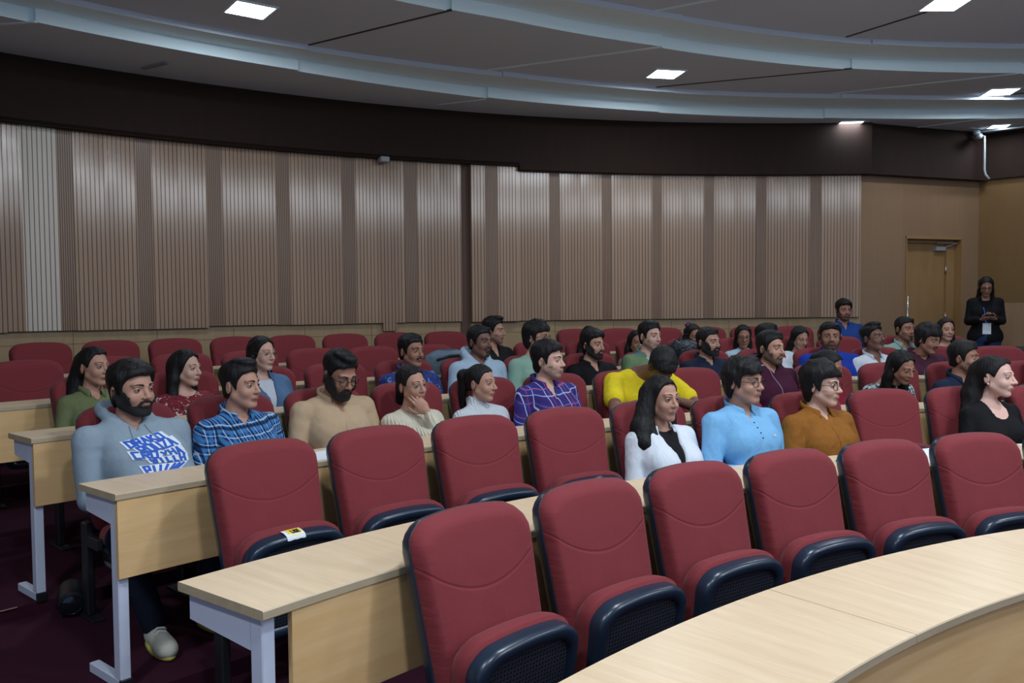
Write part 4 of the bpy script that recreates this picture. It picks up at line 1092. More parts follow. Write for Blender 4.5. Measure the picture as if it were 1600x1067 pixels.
M.update(
 olive=cloth('olive_cotton', (112,120,82), (100,108,74)), grey=cloth('grey_melange_fleece', (146,162,176), (134,150,164), fold=.3), 
 redfloral=blotch('red_floral_print', (120,26,40), (216,198,196), 34, .60, .63, (60,20,34)),
 denim=cloth('light_denim', (88,118,152), (72,100,136)), white=cloth('white_cotton', (206,212,220), (186,194,206)), tan=cloth('beige_cotton', (190,164,134), (178,152,122), fold=.35),
 cream=knit('cream_knit', (216,208,188)), offwhite=knit('white_knit', (208,214,222)), skyblue=cloth('pale_blue_fleece', (170,192,212), (156,178,198)),
 black=cloth('black_cotton', (18,18,22), (12,12,16)), mint=cloth('mint_fleece', (142,176,160), (130,164,148)), yellow=cloth('yellow_jersey', (232,210,42), (214,190,30), fold=.7),
 whitefleece=cloth('white_fleece', (222,228,236), (204,212,224), fold=.7), kurta=cloth('light_blue_cotton', (128,184,226), (112,168,214), fold=.6), rust=cloth('mustard_brown_cotton', (148,94,34), (128,80,28), fold=.8),
 navy=cloth('navy_cotton', (26,38,62), (22,32,54)), blueshirt=cloth('bright_blue_cotton', (24,56,160), (20,48,140)), royal=cloth('royal_blue_cotton', (30,66,140), (24,56,120)),
 paleblue=cloth('pale_blue_cotton', (176,198,214), (160,184,202)), maroon=cloth('maroon_shirt_cotton', (74,34,54), (64,28,46)), seagreen=cloth('pale_sea_green', (140,170,160), (128,158,150)),
 redtop=cloth('crimson_cotton', (128,22,44), (110,18,38)), pink=cloth('dusty_pink', (150,126,126)),
 greenknit=blotch('green_and_blue_panels', (104,132,92), (88,122,140), 3.0, .46, .54),
 pattern=blotch('black_and_white_print', (190,200,206), (30,34,44), 46, .49, .53), leafprint=blotch('dark_leaf_print', (28,34,44), (150,180,184), 52, .56, .58),
 track=blotch('blue_camouflage_print', (34,52,120), (96,130,196), 26, .60, .62, (20,30,70)),
 plaid_blue=plaid('blue_check', (20,52,112), [('x',.040,.015,0,(62,122,180),.75),('z',.040,.015,.01,(62,122,180),.75),('x',.040,.004,.020,(176,206,226),.7),('z',.040,.004,.030,(176,206,226),.7),('x',.080,.010,.03,(10,20,52),.8),('z',.080,.010,.04,(10,20,52),.8)]),
 plaid_purple=plaid('navy_purple_check', (44,52,128), [('x',.075,.020,0,(62,42,110),.7),('z',.075,.022,.02,(58,36,104),.7),('x',.075,.0045,.03,(214,206,226),.85),('z',.075,.0045,.045,(160,90,130),.8),('x',.150,.004,.06,(180,70,90),.8),('z',.15,.004,.0,(190,196,226),.7)]),
 wine=plaid('wine_fleece_with_pale_lines', (62,20,44), [('x',.26,.004,.05,(176,170,186),.8),('z',.30,.004,.06,(176,170,186),.8)], fold=.6),
)
blk = M['black_plastic']; M['laces'] = plain('white_laces', srgb(232,232,226), .8)
P_ = []
def who(**k): P_.append(k)
who(key='green', row=4, i=0, head=(-.03,.14,1.02), phi=42, kind='f', skin=MED, hair=swept(), top='shirt', mat=M['olive'], v=.10, label='person in an olive green collared shirt with long dark hair tied back, at far left', short='in olive green')
who(key='hoodie', row=3, i=0, head=(-.03,.16,1.035), phi=38, kind='mw', hs=1.04, skin=MED, hair=full, beard='full', top='hoodie', mat=M['grey'], bw=1.22, belly=1.25, near=True, pose='lap', pelvis=(-.05,.29,.46), spread=.015, neck=1.12, twist=.0, jeans=True,
    knee={1: (.27,.62,.47), -1: (-.12,.66,.46)}, ankle={1: (.165,.64,.10), -1: (-.10,.60,.10)}, pants=cloth('dark_indigo_jeans', (26,34,52)), shoe=M['shoe_white'], sole=M['sole_yellow'], toe=.15, laces=True, label='bearded person in a grey hoodie with blue and white lettering on the chest', short='in the grey hoodie')
who(key='floral', row=4, i=1, head=(-.02,.15,.98), phi=50, kind='f', skin=FAIR, hair=woman(.16, vol=1.05), top='top', mat=M['redfloral'], label='person in a red floral top with long loose black hair, fourth row', short='in the red floral top')
who(key='plaid', row=3, i=1, head=(-.03,.2,1.02), phi=52, kind='m', skin=MED, hair=quiff, top='shirt', mat=M['plaid_blue'], v=.09, near=True, placket=True, label='clean shaven person in a blue and white checked shirt with swept up hair', short='in the blue checked shirt')
who(key='denim', row=4, i=2, head=(-.05,.15,1.05), phi=42, kind='f', skin=FAIR, hair=woman(.15, vol=.9), glasses='thin', top='jacket', mat=M['denim'], mat2=M['white'], label='person in a light denim jacket over a white top, round glasses', short='in the denim jacket')
who(key='beige', row=3, i=2, head=(.01,.2,1.04), phi=32, pitch=-21, kind='m', hs=1.05, skin=TAN, hair=quiff, beard='thick', glasses='black', top='shirt', mat=M['tan'], v=.14, bw=1.12, near=True, placket=True, gz=-.4, label='person in a beige shirt with thick black beard and glasses, looking down', short='in the beige shirt')
who(key='cream', row=3, i=3, head=(-.08,.24,.96), phi=40, roll=6, kind='f', skin=MED, hair=tied(), glasses='thin', top='top', mat=M['cream'], near=True, scoop=.014,
    elbow={1: (.0,.50,.64)}, wrist={1: (.030,.345,.80)}, hand={1: ((.55,-.22,.75), (.25,1,-.05), .3)}, label='person in a cream knitted sweater and round glasses resting a cheek on one hand', short='in the cream sweater')
who(key='turtle', row=3, i=4, head=(-.11,.2,.94), phi=58, kind='f', skin=MED, hair=pony(), top='turtle', mat=M['offwhite'], near=True, label='person in a white turtleneck sweater with a high ponytail', short='in the white turtleneck')
who(key='bluetrack', row=4, i=4, head=(-.02,.2,1.03), phi=42, kind='m', skin=TAN, hair=short, beard='moustache', top='shirt', mat=M['track'], label='person in a blue printed top with thin moustache, fourth row', short='in the blue printed top')
who(key='lbhoodie', row=4, i=5, head=(.04,.14,1.08), phi=48, kind='m', skin=DARK, hair=neat, beard='goatee', top='hoodie', mat=M['skyblue'], label='person in a pale blue hooded jacket with goatee, behind the high ponytail', short='in the pale blue hoodie')
who(key='blackback', row=5, i=7, head=(.05,.15,1.07), phi=68, kind='m', skin=MED, hair=quiff, beard='light', top='shirt', mat=M['black'], v=.16, label='person in an open black shirt in the fifth row, head turned in profile', short='in the open black shirt')
who(key='mint', row=4, i=6, head=(0,.15,1.10), phi=62, kind='m', skin=MED, hair=mop, glasses='black', top='top', mat=M['mint'], scoop=.012, label='person in a mint green sweatshirt and dark glasses, fourth row', short='in the mint sweatshirt')
who(key='purple', row=3, i=5, head=(-.15,.2,1.06), phi=66, kind='m', skin=FAIR, hair=full, beard='light', top='shirt', mat=M['plaid_purple'], v=.14, near=True, placket=True, bw=1.05, label='person in a navy and purple checked shirt, face in profile', short='in the purple checked shirt')
who(key='black2', row=4, i=7, head=(-.03,.15,1.03), phi=48, kind='m', skin=MED, hair=full, beard='full', top='shirt', mat=M['black'], v=.14, label='bearded person in a black shirt behind the purple checked shirt', short='in the black shirt')
who(key='olive', row=5, i=9, head=(-.02,.12,.98), phi=20, kind='f', skin=TAN, hair=woman(.12), top='top', mat=M['seagreen'], label='person in a grey green top almost hidden behind the bearded black shirt', short='in the grey green top')
who(key='grncollar', row=4, i=8, head=(-.04,.15,1.09), phi=45, kind='m', skin=FAIR, hair=short, beard='light', top='jacket', mat=M['greenknit'], mat2=M['paleblue'], label='person in a green and blue jacket with light beard, fourth row', short='in the green and blue jacket')
who(key='longhair', row=5, i=10, head=(-.06,.12,.93), phi=20, kind='f', skin=TAN, hair=woman(.15), top='top', mat=M['pink'], label='person with long black hair hidden behind the green and blue jacket', short='hidden behind the green jacket')
who(key='yellow', row=3, i=6, head=(.07,.38,1.00), phi=25, pitch=-58, kind='m', skin=DARK, hair=full, top='tee', mat=M['yellow'], bw=1.2, lean=.34, pose='desk', near=True, elbow={1: (.27,.38,.74), -1: (-.36,.40,.72)}, label='person in a yellow t-shirt bent forward with the head down', short='in the yellow t-shirt')
who(key='whood', row=2, i=4, head=(-.01,.15,.985), phi=42, kind='f', hs=1.0, skin=MED, hair=dict(woman(.30, vol=1.1), lump=.010, rough=.005, locks=[((.06,-.03,.05),(.090,-.035,-.05),.042,.048),((.090,-.035,-.05),(.135,-.02,-.14),.050,.056),((.135,-.02,-.14),(.155,.02,-.22),.056,.050),((.155,.02,-.22),(.12,.085,-.30),.044,.022),((.10,.0,-.10),(.085,.055,-.20),.026,.014),((0,-.09,.02),(.02,-.12,-.22),.065,.06),((-.06,-.03,.05),(-.085,-.04,-.08),.034,.036),((-.085,-.04,-.08),(-.10,-.03,-.22),.036,.030)]), top='jacket', hood=False, mat=M['whitefleece'], mat2=M['black'], near=True, bw=1.08, label='person in a white jacket over a black top with long wavy black hair', short='in the white jacket')
who(key='kurta', row=2, i=5, head=(-.03,.2,1.055), phi=58, kind='mw', skin=MED, hair=mop, glasses='black', top='kurta', mat=M['kurta'], bw=1.14, near=True, buttons=(blk, .02, .15, 6, .0045), label='person in a light blue collarless shirt with dark buttons and black glasses', short='in the light blue shirt')
who(key='navybeard', row=4, i=9, head=(-.03,.15,1.03), phi=52, kind='mw', skin=MED, hair=neat, beard='thick', top='shirt', mat=M['navy'], bw=1.15, label='person in a navy polo shirt with a heavy black beard, fourth row', short='in the navy shirt')
who(key='scrunchie', row=5, i=11, head=(.0,.14,.985), phi=30, pitch=-10, kind='f', skin=TAN, hair=woman(.12, vol=1.1), top='top', mat=M['black'], label='person with dark hair and purple hair tie behind the navy shirt', short='behind the navy shirt')
who(key='glassgirl', row=5, i=12, head=(.01,.12,.97), phi=8, pitch=-8, kind='f', skin=TAN, hair=woman(.16, vol=.85), glasses='black', top='shirt', mat=M['paleblue'], label='person in glasses and a pale blue shirt facing the camera, fifth row', short='in pale blue with glasses')
who(key='whitehid', row=4, i=10, head=(.05,.03,1.05), phi=62, kind='m', skin=FAIR, hair=short, beard='light', top='shirt', mat=M['white'], bw=1.1, label='person in a white shirt whose face is half hidden behind the wine hoodie', short='in the white shirt behind the wine hoodie')
who(key='mhoodie', row=3, i=8, head=(.03,.16,1.09), phi=52, kind='m', skin=MED, hair=short, beard='short', top='hoodie', mat=M['wine'], bw=1.1, gz=-.3, label='person in a dark wine hoodie with pale lines, moustache and stubble', short='in the wine hoodie')
who(key='earring', row=5, i=13, head=(.04,.2,.95), phi=32, pitch=-16, kind='f', skin=MED, hair=woman(.14, vol=.95), earring=True, top='top', mat=M['white'], gz=-.3, label='person with a pearl earring looking down, in the fifth row', short='with the pearl earring')
who(key='blueman', row=4, i=11, head=(.04,.14,1.06), phi=8, kind='mw', skin=TAN, hair=neat, beard='short', top='shirt', mat=M['blueshirt'], bw=1.25, label='person in a bright blue shirt facing the camera', short='in bright blue')
who(key='blueback', row=6, i=15, th=TH[5]+(9.80+.962*6)*SP/RR[5], head=(.02,.14,1.13), phi=22, kind='m', skin=TAN, hair=full, beard='short', top='shirt', mat=M['royal'], bw=1.1, label='person in a royal blue shirt in the back row, before the door', short='in royal blue')
who(key='wglass', row=4, i=12, head=(-.10,.15,1.04), phi=50, pitch=12, kind='m', skin=DARK, hair=quiff, glasses='thin', beard='moustache', top='shirt', mat=M['white'], v=.13, label='person in a white shirt and glasses, chin raised', short='in the white shirt and glasses')
who(key='redhair', row=3, i=9, head=(-.14,.34,.96), phi=70, pitch=-18, kind='f', skin=TAN, hair=woman(.18, vol=1.1), top='top', mat=M['redtop'], label='person in a crimson top with long black hair, behind the mustard shirt', short='in the crimson top')
who(key='orange', row=2, i=6, head=(-.03,.2,1.015), phi=66, kind='m', skin=FAIR, hair=mop, glasses='black', top='shirt', mat=M['rust'], v=.09, near=True, placket=True, bw=1.08, label='person in a mustard brown shirt and black glasses, face in profile', short='in the mustard shirt')
who(key='greenish', row=5, i=15, head=(.05,.22,1.03), phi=42, kind='m', skin=TAN, hair=neat, beard='light', top='shirt', mat=M['seagreen'], v=.10,
    elbow={-1: (-.22,.46,.72)}, wrist={-1: (-.125,.375,.885)}, hand={-1: ((.22,-.15,1), (-.2,1,.1), .8)}, label='person in a pale green shirt with a hand held to the mouth', short='in pale green')
who(key='mshirt', row=4, i=13, head=(-.18,.24,1.03), phi=55, pitch=-14, kind='m', skin=TAN, hair=mop, beard='moustache', top='shirt', mat=M['maroon'], lean=.1, gz=-.3, label='person in a plum shirt with a fringe over the eyes, looking down', short='in the plum shirt')
who(key='backgirl', row=5, i=16, head=(-.06,.2,1.02), phi=25, kind='f', skin=MED, hair=woman(.14, vol=.95), top='top', mat=M['pink'], label='person with long dark hair in the fifth row, left of the standing person', short='left of the standing person')
who(key='pattern', row=3, i=10, head=(-.11,.38,.95), phi=45, pitch=-20, roll=5, kind='f', skin=TAN, hair=woman(.2, vol=1.0, front=True), top='top', mat=M['pattern'], lean=.25, label='person in a black and white patterned top leaning forward', short='in the patterned top')
who(key='navyguy', row=3, i=11, head=(-.07,.24,1.00), phi=75, kind='m', skin=TAN, hair=short, beard='light', top='shirt', mat=M['navy'], label='person in a dark navy shirt partly hidden behind the person in black at right', short='in dark navy')
who(key='blackdress', row=2, i=8, head=(.10,.18,1.03), phi=70, kind='fw', hs=1.03, skin=(222,184,170), hair=dict(swept(), partline=.02), earring=True, top='scoop', mat=M['black'], bw=1.12, near=True, label='person in a black scoop neck top with a stud earring, in profile at right', short='in the black scoop neck')
who(key='edge', row=3, i=12, head=(.05,.2,.96), phi=60, kind='f', skin=MED, hair=woman(.15), top='top', mat=M['leafprint'], label='person in a dark leaf print top at the right edge of the photo', short='in the leaf print at the right edge')
rzw = pi-.36
who(key='standing', row=6, i=99, pos=(5.66, 10.2, FL[5]), rz=rzw, head=(0, .02, 1.394), pelvis=(0, -.02, .80), phi=6, pitch=-20, kind='f', skin=TAN, hair=woman(.14, vol=.85), glasses='black', top='blazer', mat=M['black'], mat2=M['black'], hem=-.13, twist=0.0,
    bw=.94, elbow={1: (.175, -.03, .985), -1: (-.175, -.03, .985)}, wrist={1: (.085, .225, 1.005), -1: (-.075, .225, 1.01)}, hand={1: ((-.75, .5, .25), (.2, .3, -.9), .7), -1: ((.75, .5, .25), (-.2, .3, -.9), .7)}, jeans=True, pants=M['jeans'], label='person standing by the door in black blazer and jeans, holding a phone', short='standing')
for S in P_:
    S['seed'] = 11+7*P_.index(S) % 97
    if S['key'] == 'standing': continue
    if S['key'] == 'blueback': OCC[(6, 106)] = S['short']
    else: OCC[(S['row'], S['i'])] = S['short']
import time as _t
_t0 = _t.time()
BY = {}
for S in P_:
    if ONLY and S['key'] not in ONLY: continue
    person(S); BY[S['key']] = S
print('people', _t.time()-_t0)
# ------------------------------------------------------------------ fill the rows
rows = {1: range(0, 7), 2: range(0, 10), 3: range(0, 13), 4: range(0, 15), 5: range(0, 17), 6: range(0, 8)}
for r, ids in rows.items():
    for i in ids:
        who = OCC.get((r, i))
        if who: lab = 'maroon folding chair under the person %s, %s' % (who, ROWN[r-1])
        elif (r, i) == (2, 0): lab = 'empty maroon folding chair with a yellow USE sticker on its seat pan'
        else: lab = 'empty maroon folding chair, %s seat from the left in the %s' % (ORD[i], ROWN[r-1]) if i < 18 else 'empty maroon folding chair at the right end of the fifth row'
        place_chair(r, seat_at(r, i), not who, lab, 'chairs in the %s' % ROWN[r-1])
for k in range(7):
    th = seat_at(6, 9.80+.962*k); who = OCC.get((6, 100+k))
    lab = 'maroon folding chair under the person %s, back row' % who if who else 'empty maroon folding chair, %s one right of the wall recess in the back row' % ORD[k]
    place_chair(6, th, not who, lab, 'chairs in the back row')

# ------------------------------------------------------------------ small things
def paper(pts, z, label, name='paper_sheet', h=.0015, group=None):
    g = G(); n = len(pts); V = [(x, y, z) for x, y in pts]+[(x, y, z+h) for x, y in pts]
    g.add(V, [tuple(range(n-1, -1, -1)), tuple(range(n, 2*n))]+[(i, (i+1) % n, n+(i+1) % n, n+i) for i in range(n)])
    return tag(obj(name, g, M['paper'], smooth=False), label, 'paper', group)
M['paper'] = plain('white_paper', srgb(226,232,242), .7)
zd = DESK[1]['z']+ZO+.0006
def dpt(r, t): p = pol(r, t); return (p[0], p[1])
paper([dpt(5.50,-.318), dpt(5.55,-.248), dpt(5.82,-.240), dpt(5.80,-.316)], zd, 'white paper sheet on second desk between the orange shirt and the black top')
paper([dpt(5.52,-.290), dpt(5.58,-.225), dpt(5.84,-.250), dpt(5.78,-.330)][::1], zd+.003, 'second white paper lying crosswise on top of the other sheet', h=.001)
paper([dpt(5.60,-.175), dpt(5.60,-.125), dpt(5.82,-.125), dpt(5.82,-.175)], zd, 'white paper at right edge of the photo before the person in black')
zd2 = DESK[2]['z']+ZO+.0006
paper([dpt(6.72,-.752), dpt(6.72,-.715), dpt(6.93,-.715), dpt(6.93,-.752)], zd2, 'white paper on the desk before the person in the beige shirt')
g = G(); p = pol(5.66, -.372, zd); box(g, (-.036,-.075,0), (.036,.075,.009), M=Matrix.Translation(p)@Matrix.Rotation(.9, 4, 'Z'), bev=.004)
tag(obj('mobile_phone', g, M['black_plastic'], smooth=False), 'black phone on the desk before the person in the orange shirt', 'phone')

# yellow sticker on the seat pan of the chair behind the nearest desk corner
st_chair = [o for o in C.objects if o.name.startswith('auditorium_chair') and 'USE sticker' in o.get('label', '')][0]
m, nt, b = new_mat('sticker_yellow'); b.inputs['Base Color'].default_value = (*srgb(238,214,72), 1); b.inputs['Roughness'].default_value = .5
Rp = Matrix.Translation((0, .192, .262)) @ Matrix.Rotation(radians(81), 4, 'X')
def pan_pt(x, a):    # a runs over the top edge of the folded pan: 0 behind the edge .. 1 on its front face
    prof = [(.384,.043),(.3875,.025),(.389,.008),(.3885,-.008),(.386,-.020),(.378,-.028),(.370,-.0305)]
    a = a*(len(prof)-1); i = min(int(a), len(prof)-2); f = a-i
    l = prof[i][0]*(1-f)+prof[i+1][0]*f; d = prof[i][1]*(1-f)+prof[i+1][1]*f
    l += -.022*(x/.2)**2+.0035
    return l, d
def sticker(x0, x1, a0, a1, off, tear=0.0, n=8, k=12):
    P = np.zeros((k+1, n+1, 3))
    for i in range(k+1):
        for j in range(n+1):
            x = x0+(x1-x0)*j/n; a = a0+(a1-a0)*i/k + tear*sin(j*2.1)*(1 if i == k else 0)
            l, d = pan_pt(x, a); v = Rp @ Vector((x, l+off*(.8 if a < .5 else .0), d-off*(1 if a > .3 else .0)))
            P[i, j] = v
    return P
g = G(); P = sticker(-.018, .058, .02, .98, .0015, .02); grid(g, P, 0); grid(g, P+np.array([0,.0005,.0005]), 0, flip=True)
stk = obj('sticker', g, M['paper'], st_chair)
g = G(); P = sticker(-.014, .044, .03, .72, .0026); grid(g, P, 0); grid(g, P-np.array([0,.0004,.0004]), 0, flip=True); obj('yellow_print', g, m, stk)
tc = bpy.data.curves.new('use', 'FONT'); tc.body = 'USE'; tc.size = .021; tc.align_x = 'CENTER'; tc.align_y = 'CENTER'; tc.extrude = .0003; tc.offset = .0006
to = bpy.data.objects.new('use_text', tc)
C.objects.link(to); bpy.context.view_layer.update()
tm = bpy.data.meshes.new_from_object(to.evaluated_get(bpy.context.evaluated_depsgraph_get())); bpy.data.objects.remove(to)
tm.materials.clear(); tm.materials.append(M['black_plastic'])
for v in tm.vertices:
    x = .013 - v.co.x*1.0; a = .46 - v.co.y/.021*.40
    l, d = pan_pt(x, a); w = Rp @ Vector((x, l+.0036, d-.0008)); v.co = w + Vector((0, .0012, .0012))*(v.co.z/.0003*.3)
obj('lettering', tm, None, stk, label='black letters USE')

# sensor box high on the slatted wall, camera at the far right corner
g = G(); p = (-1.345, 9.20, 1.565+ZO); box(g, (-.05,-.03,-.03), (.05,.09,.03), M=Matrix.Translation(p)@Matrix.Rotation(.47, 4, 'Z'), bev=.008)
tag(obj('wall_sensor', g, M['grey_dim'], smooth=False), 'small grey sensor box at the top of the slatted wall left of the recess', 'sensor')
t = thing('security_camera', 'white dome camera with a hanging pipe under the ceiling at far right', 'camera', (0,0,0))
g = G(); lathe(g, [(.045,0),(.045,-.04),(.03,-.06)], M=Matrix.Translation((5.88,10.86,zc))); obj('ceiling_mount', g, M['cctv'], t)
g = G(); tube(g, [(5.88,10.86,zc-.05),(5.90,10.84,zc-.085),(5.86,10.76,zc-.10),(5.84,10.72,zc-.10)], [.03,.034,.036,.034], n=14); obj('camera_body', g, M['cctv'], t)
g = G(); tube(g, [(5.90,10.86,zc-.06),(5.98,10.86,zc-.08),(5.985,10.86,zc-.50),(6.0,10.86,zc-.56),(6.04,10.84,zc-.62)], .014, n=10); obj('pipe', g, M['cctv'], t)
g = G(); tube(g, [(5.94,10.86,zc-.02),(6.5,10.4,zc-.02),(7.6,9.4,zc-.02)], .012, n=8); obj('conduit', g, M['cctv'], t)

# black roll on the floor behind the left end of the third row, pale tape along the step
g = G(); a = Vector((-2.03, 3.86, FL[2]+.062)); b_ = Vector((-2.13, 4.05, FL[2]+.062)); pts = [a.lerp(b_, k/12) for k in range(13)]
tube(g, pts, [.058-.004*(k % 2) for k in range(13)], n=24)
ro = thing('black_canister', 'black ribbed canister lying on the carpet by the left end of the third row', 'canister', (-2.08, 3.95, FL[2])); 
o = obj('ribbed_body', g, M['black_plastic'], ro); o.location = (2.08, -3.95, -FL[2])
g = G(); d = (a-b_).normalized(); tube(g, [a+d*.001, a+d*.004], [.047,.045], n=24); tube(g, [a+d*.004+Vector((cos(k/20*2*pi)*.045*(-d.y), cos(k/20*2*pi)*.045*d.x, sin(k/20*2*pi)*.045)) for k in range(20)], .003, n=6, closed=True)
o = obj('end_cap', g, plain('glossy_dark_cap', (.03,.035,.05), .12, .6), ro); o.location = (2.08, -3.95, -FL[2])
g = G()  # added pale pieces standing for the edge of the step
for k in range(7):
    a0 = -.862-.012*k; arc_solid(g, a0-.009, a0, 2, [(RR[2]+.120, FL[3]+.001), (RR[2]+.132, FL[3]+.001), (RR[2]+.132, FL[3]+.0035), (RR[2]+.120, FL[3]+.0035)])
tag(obj('step_edging', g, plain('pale_edging', srgb(150,110,105), .8), smooth=False), 'pale tape along the carpeted step at far left', 'edging')

# bags
def blob_bag(name, label, loc, size, mat, rz, seed, strap=True):
    t = thing(name, label, 'bag', loc, rz); r_ = np.random.RandomState(seed); w, d, h = size; g = G()
    P = np.zeros((14, 28, 3))
    for i in range(14):
        f = i/13; z = h*f; s = (sin(pi*min(1, f*1.25+.12)/1.6))**.35*(1-.55*max(0, f-.75)/.25)
        for j in range(28):
            a = 2*pi*j/28; c, s_ = cos(a), sin(a); q = (abs(c)**3.2+abs(s_)**3.2)**(-1/3.2)
            k = s*(1+.03*sin(5*a+f*9+seed)+.02*r_.randn()); P[i, j] = (w/2*c*q*k, d/2*s_*q*k, z)
    grid(g, P, 0, wrap=True); g.f.append((np.array([[13*28+j for j in range(28)]]), 0)); g.f.append((np.array([list(range(27, -1, -1))]), 0))
    obj('bag_body', g, mat, t)
    return t
m_, nt, b = new_mat('grey_blue_nylon'); b.inputs['Base Color'].default_value = (*srgb(96,116,134), 1); b.inputs['Roughness'].default_value = .6
bump(nt, b, noise(nt, coords(nt), 20, 3), .5, .01)
p = pol(9.36, -.470, DESK[4]['z']+ZO)
p = pol(9.12, -.478, DESK[4]['z']+ZO+.001)
t = blob_bag('backpack', 'grey blue backpack with black panel lying behind the person in the blue printed top', p, (.36,.17,.20), m_, pi+.478, 3)
g = G(); P = np.array([[((.172)*sin(a), -.03-.068*cos(a*.8), z) for a in np.linspace(-1.1, 1.1, 14)] for z in np.linspace(.055, .15, 5)]); grid(g, P, 0); grid(g, P+np.array([0,.004,0]), 0, flip=True)
P2 = P*np.array([1.0,-1,1])+np.array([0,.03,0]); g2 = G()
tube(g, [(-.15,.065,.14),(-.08,.085,.155),(.02,.088,.15),(.12,.075,.12)], .02, n=8, flat=.5); obj('black_panel', g, M['black_plastic'], t)
mp, nt, b = new_mat('dark_polythene'); b.inputs['Base Color'].default_value = (.012,.016,.026,1); b.inputs['Roughness'].default_value = .22
bump(nt, b, noise(nt, coords(nt), 14, 4, dist=1.5), .9, .02)
p = pol(9.12, -.236, DESK[4]['z']+ZO+.001)
t = blob_bag('carrier_bag', 'crumpled dark plastic carrier bag standing on the desk left of the bearded navy shirt', p, (.32,.14,.235), mp, pi+.236, 8)
g = G(); tube(g, [(-.06,0,.22),(-.03,0,.275),(.03,0,.275),(.06,0,.22)], .006, n=8, flat=.4); obj('handle', g, mp, t)
p = pol(9.07, .112, DESK[4]['z']+ZO+.001)
t = blob_bag('shoulder_bag', 'black bag on a desk at the right edge in front of the standing person', p, (.5,.2,.13), plain('black_cloth', (.006,.007,.011), .8), pi-.112, 5)

# ------------------------------------------------------------------ blue and white lettering printed on the grey hoodie
if 'hoodie' in BY:
    S = BY['hoodie']; chest = S['_chest']
    M['print_white'] = plain('print_white', srgb(226,236,246), .7); M['print_blue'] = plain('print_blue', srgb(38,92,196), .7)
    def patch(g, poly, off, m=0, n=4):
        """a bilinear quad patch laid on the chest; poly: 4 corners in print coordinates (x across to the photo's right, z down), cm"""
        P = []
        for i in range(n+1):
            r_ = []
            for j in range(n+1):
                u, v = j/n, i/n; a = np.array(poly[0])*(1-u)+np.array(poly[1])*u; b_ = np.array(poly[3])*(1-u)+np.array(poly[2])*u; c = a*(1-v)+b_*v
                p = chest(-(c[0]-PX)/100*PS, .060+c[1]/100*PS*.66, off)
                if p is None: return
                r_.append(p)
            P.append(r_)
        P = np.array(P); grid(g, P, m, flip=True); grid(g, P-S['_frame'][2]*.0012, m)
    PX, PS = 7.2, 1.45
    gw, gb = G(), G()
    # rows of angular letters: each row is a slanting band of strokes between two edges
    rows_ = [((0.3,2.0),(12.6,-.6),(13.8,2.2),(1.2,5.2)), ((2.6,5.2),(15.0,2.0),(16.4,6.0),(4.6,8.6)), ((.6,7.0),(9.2,8.0),(8.6,11.6),(1.2,10.6)),
             ((9.4,8.8),(16.2,6.4),(17.6,11.6),(9.6,9.8)), ((5.2,11.6),(17.2,11.0),(17.0,14.6),(6.0,13.6)), ((2.4,14.6),(16.4,15.2),(12.0,18.0),(3.0,19.0))]
    letters = ['DRAKO', 'ROUZA', 'CRO', 'VHA', 'WILLH', 'PIIIIN']
    seg = {'D': [((0,0),(0,1)),((0,0),(.8,.1)),((.8,.1),(.8,.9)),((.8,.9),(0,1))], 'R': [((0,0),(0,1)),((0,0),(.8,0)),((.8,0),(.8,.5)),((.8,.5),(0,.5)),((.3,.5),(.85,1))], 'A': [((0,1),(.4,0)),((.4,0),(.85,1)),((.2,.6),(.7,.6))],
           'K': [((0,0),(0,1)),((.8,0),(.1,.5)),((.1,.5),(.85,1))], 'O': [((0,0),(0,1)),((0,0),(.8,0)),((.8,0),(.8,1)),((.8,1),(0,1))], 'U': [((0,0),(0,1)),((0,1),(.8,1)),((.8,0),(.8,1))],
           'Z': [((0,0),(.85,0)),((.85,0),(0,1)),((0,1),(.85,1))], 'C': [((.8,0),(0,0)),((0,0),(0,1)),((0,1),(.8,1))], 'V': [((0,0),(.4,1)),((.4,1),(.8,0))], 'H': [((0,0),(0,1)),((.8,0),(.8,1)),((0,.5),(.8,.5))],
           'W': [((0,0),(.2,1)),((.2,1),(.42,.2)),((.42,.2),(.62,1)),((.62,1),(.85,0))], 'I': [((.4,0),(.4,1))], 'L': [((.1,0),(.1,1)),((.1,1),(.7,1))], 'P': [((0,0),(0,1)),((0,0),(.8,0)),((.8,0),(.8,.5)),((.8,.5),(0,.5))], 'N': [((0,1),(0,0)),((0,0),(.8,1)),((.8,1),(.8,0))]}
    for q, word in zip(rows_, letters):
        q = [np.array(c, float) for c in q]; cen = sum(q)/4
        big = [c+(c-cen)/np.linalg.norm(c-cen)*.95 for c in q]
        patch(gw, big, .0035, n=8)
        bil = lambda u, v: (q[0]*(1-u)+q[1]*u)*(1-v)+(q[3]*(1-u)+q[2]*u)*v
        n = len(word)
        for k, ch in enumerate(word):
            for (a, b_) in seg[ch]:
                f = lambda p: bil((k+.08+p[0]*.84)/n, .06+p[1]*.88)
                A_, B_ = f(a), f(b_); d = B_-A_; L = np.linalg.norm(d); d /= max(L, 1e-6); nn = np.array([-d[1], d[0]])*.40
                A2, B2 = A_-d*.25, B_+d*.25
                patch(gb, [A2+nn, B2+nn, B2-nn, A2-nn], .0055, n=3)
    o = obj('chest_print', gw, M['print_white'], S['_sh'], label='white outlines of angular lettering'); obj('lettering', gb, M['print_blue'], o, label='blue angular letters')
    # hood cords
    NBh, Lh, Fh, Uh = S['_frame']
    for s in (-1, 1):
        pts = [chest(s*.035+(.004*s*k), .012+.018*k, .004) for k in range(5)]
        if all(p is not None for p in pts): g = G(); tube(g, pts, .0028, n=6); obj('drawstring', g, M['grey'], S['_sh'])

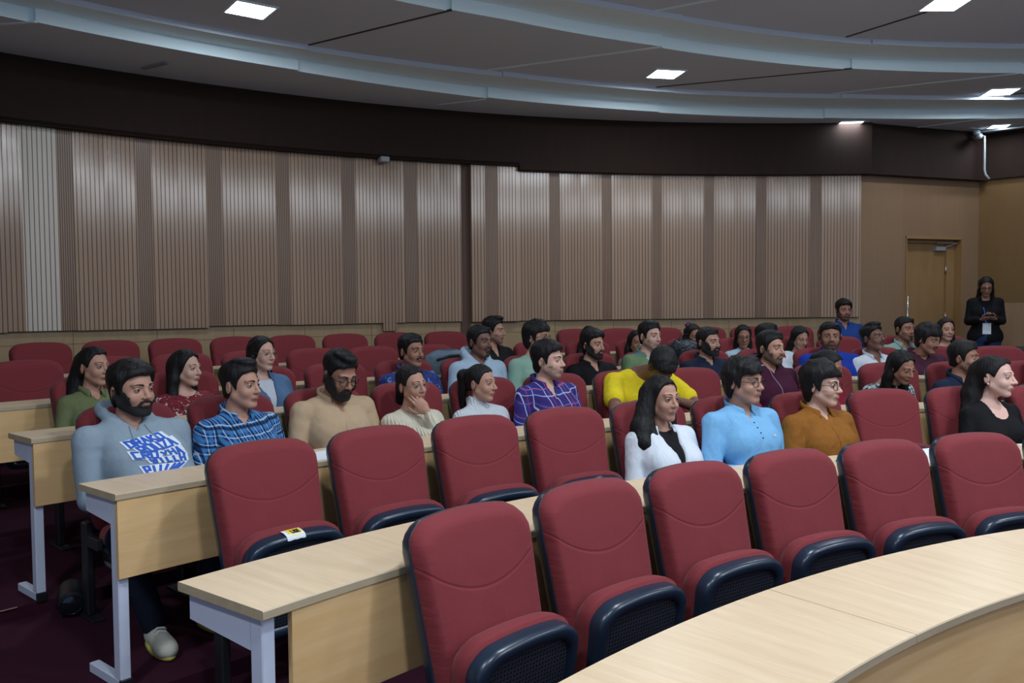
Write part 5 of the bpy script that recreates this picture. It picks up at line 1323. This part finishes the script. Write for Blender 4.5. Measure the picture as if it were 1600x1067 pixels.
# ------------------------------------------------------------------ details on other people
if 'standing' in BY:
    S = BY['standing']; t = S['_t']; chest = S['_chest']
    M['lanyard'] = plain('blue_ribbon', srgb(40,110,220), .5)
    g = G()
    for s in (-1, 1):
        pts = [p for p in [chest(s*.05*(1-k/9), .03+.036*k, .006) for k in range(10)] if p is not None]
        if len(pts) > 2: tube(g, pts, .007, n=6, flat=.35)
    obj('lanyard', g, M['lanyard'], t)
    p = chest(0, .385, .012)
    if p is None: p = np.array((0, .14, .86))
    g = G(); box(g, (-.045, -.002, -.065), (.045, .002, .065), M=Matrix.Translation(p)); obj('badge', g, M['paper'], t, smooth=False)
    g = G(); box(g, (-.038, -.036, -.005), (.038, .036, .004)); 
    ph = bpy.data.objects.new('mobile_phone', G().merge(g).mesh('mobile_phone', [M['black_plastic']], False)); C.objects.link(ph)
    tag(ph, 'dark phone in the hands of the standing person at the far right', 'phone')
    c, s_ = cos(rzw), sin(rzw); lx, ly = .005, .295
    ph.location = (5.66+c*lx-s_*ly, 10.2+s_*lx+c*ly, FL[5]+1.055); ph.rotation_euler = (radians(25), 0, rzw)
if 'scrunchie' in BY:
    S = BY['scrunchie']; HMs = S['_HM']; g = G()
    tube(g, [np.array(HMs @ Vector((.045+.026*cos(a), -.045+.012*sin(3*a), .115+.020*sin(a)))) for a in np.linspace(0, 2*pi, 25)[:-1]], .0085, n=8, closed=True)
    obj('hair_tie', g, cloth('purple_fabric', (120,50,130)), S['_t'])
def print_on(key, quads, mat, name, label=None, off=.003):
    if key not in BY: return
    S = BY[key]; g = G(); ch = S['_chest']
    for q in quads:
        P = [[ch(-(q[0]+(q[2]-q[0])*u+q[4]*v), q[1]+(q[3]-q[1])*v, off) for u in (0, .5, 1)] for v in (0, .5, 1)]
        if all(p is not None for r_ in P for p in r_): P = np.array(P); grid(g, P, 0, flip=True); grid(g, P-S['_frame'][2]*.001, 0)
    if len(g.v): o = obj(name, g, mat, S['_sh']); 
    if len(g.v) and label: o['label'] = label
M.setdefault('paper', plain('white', (.8,.8,.8), .7))
print_on('navybeard', [(.085,.085,.135,.095,.0), (.085,.085,.097,.15,-.02), (.070,.135,.12,.147,.0)], M['paper'], 'sleeve_print', 'white angular mark')
print_on('kurta', [(.075,.135,.095,.15,.0)], plain('pale_emblem', srgb(170,190,205), .6), 'chest_emblem')
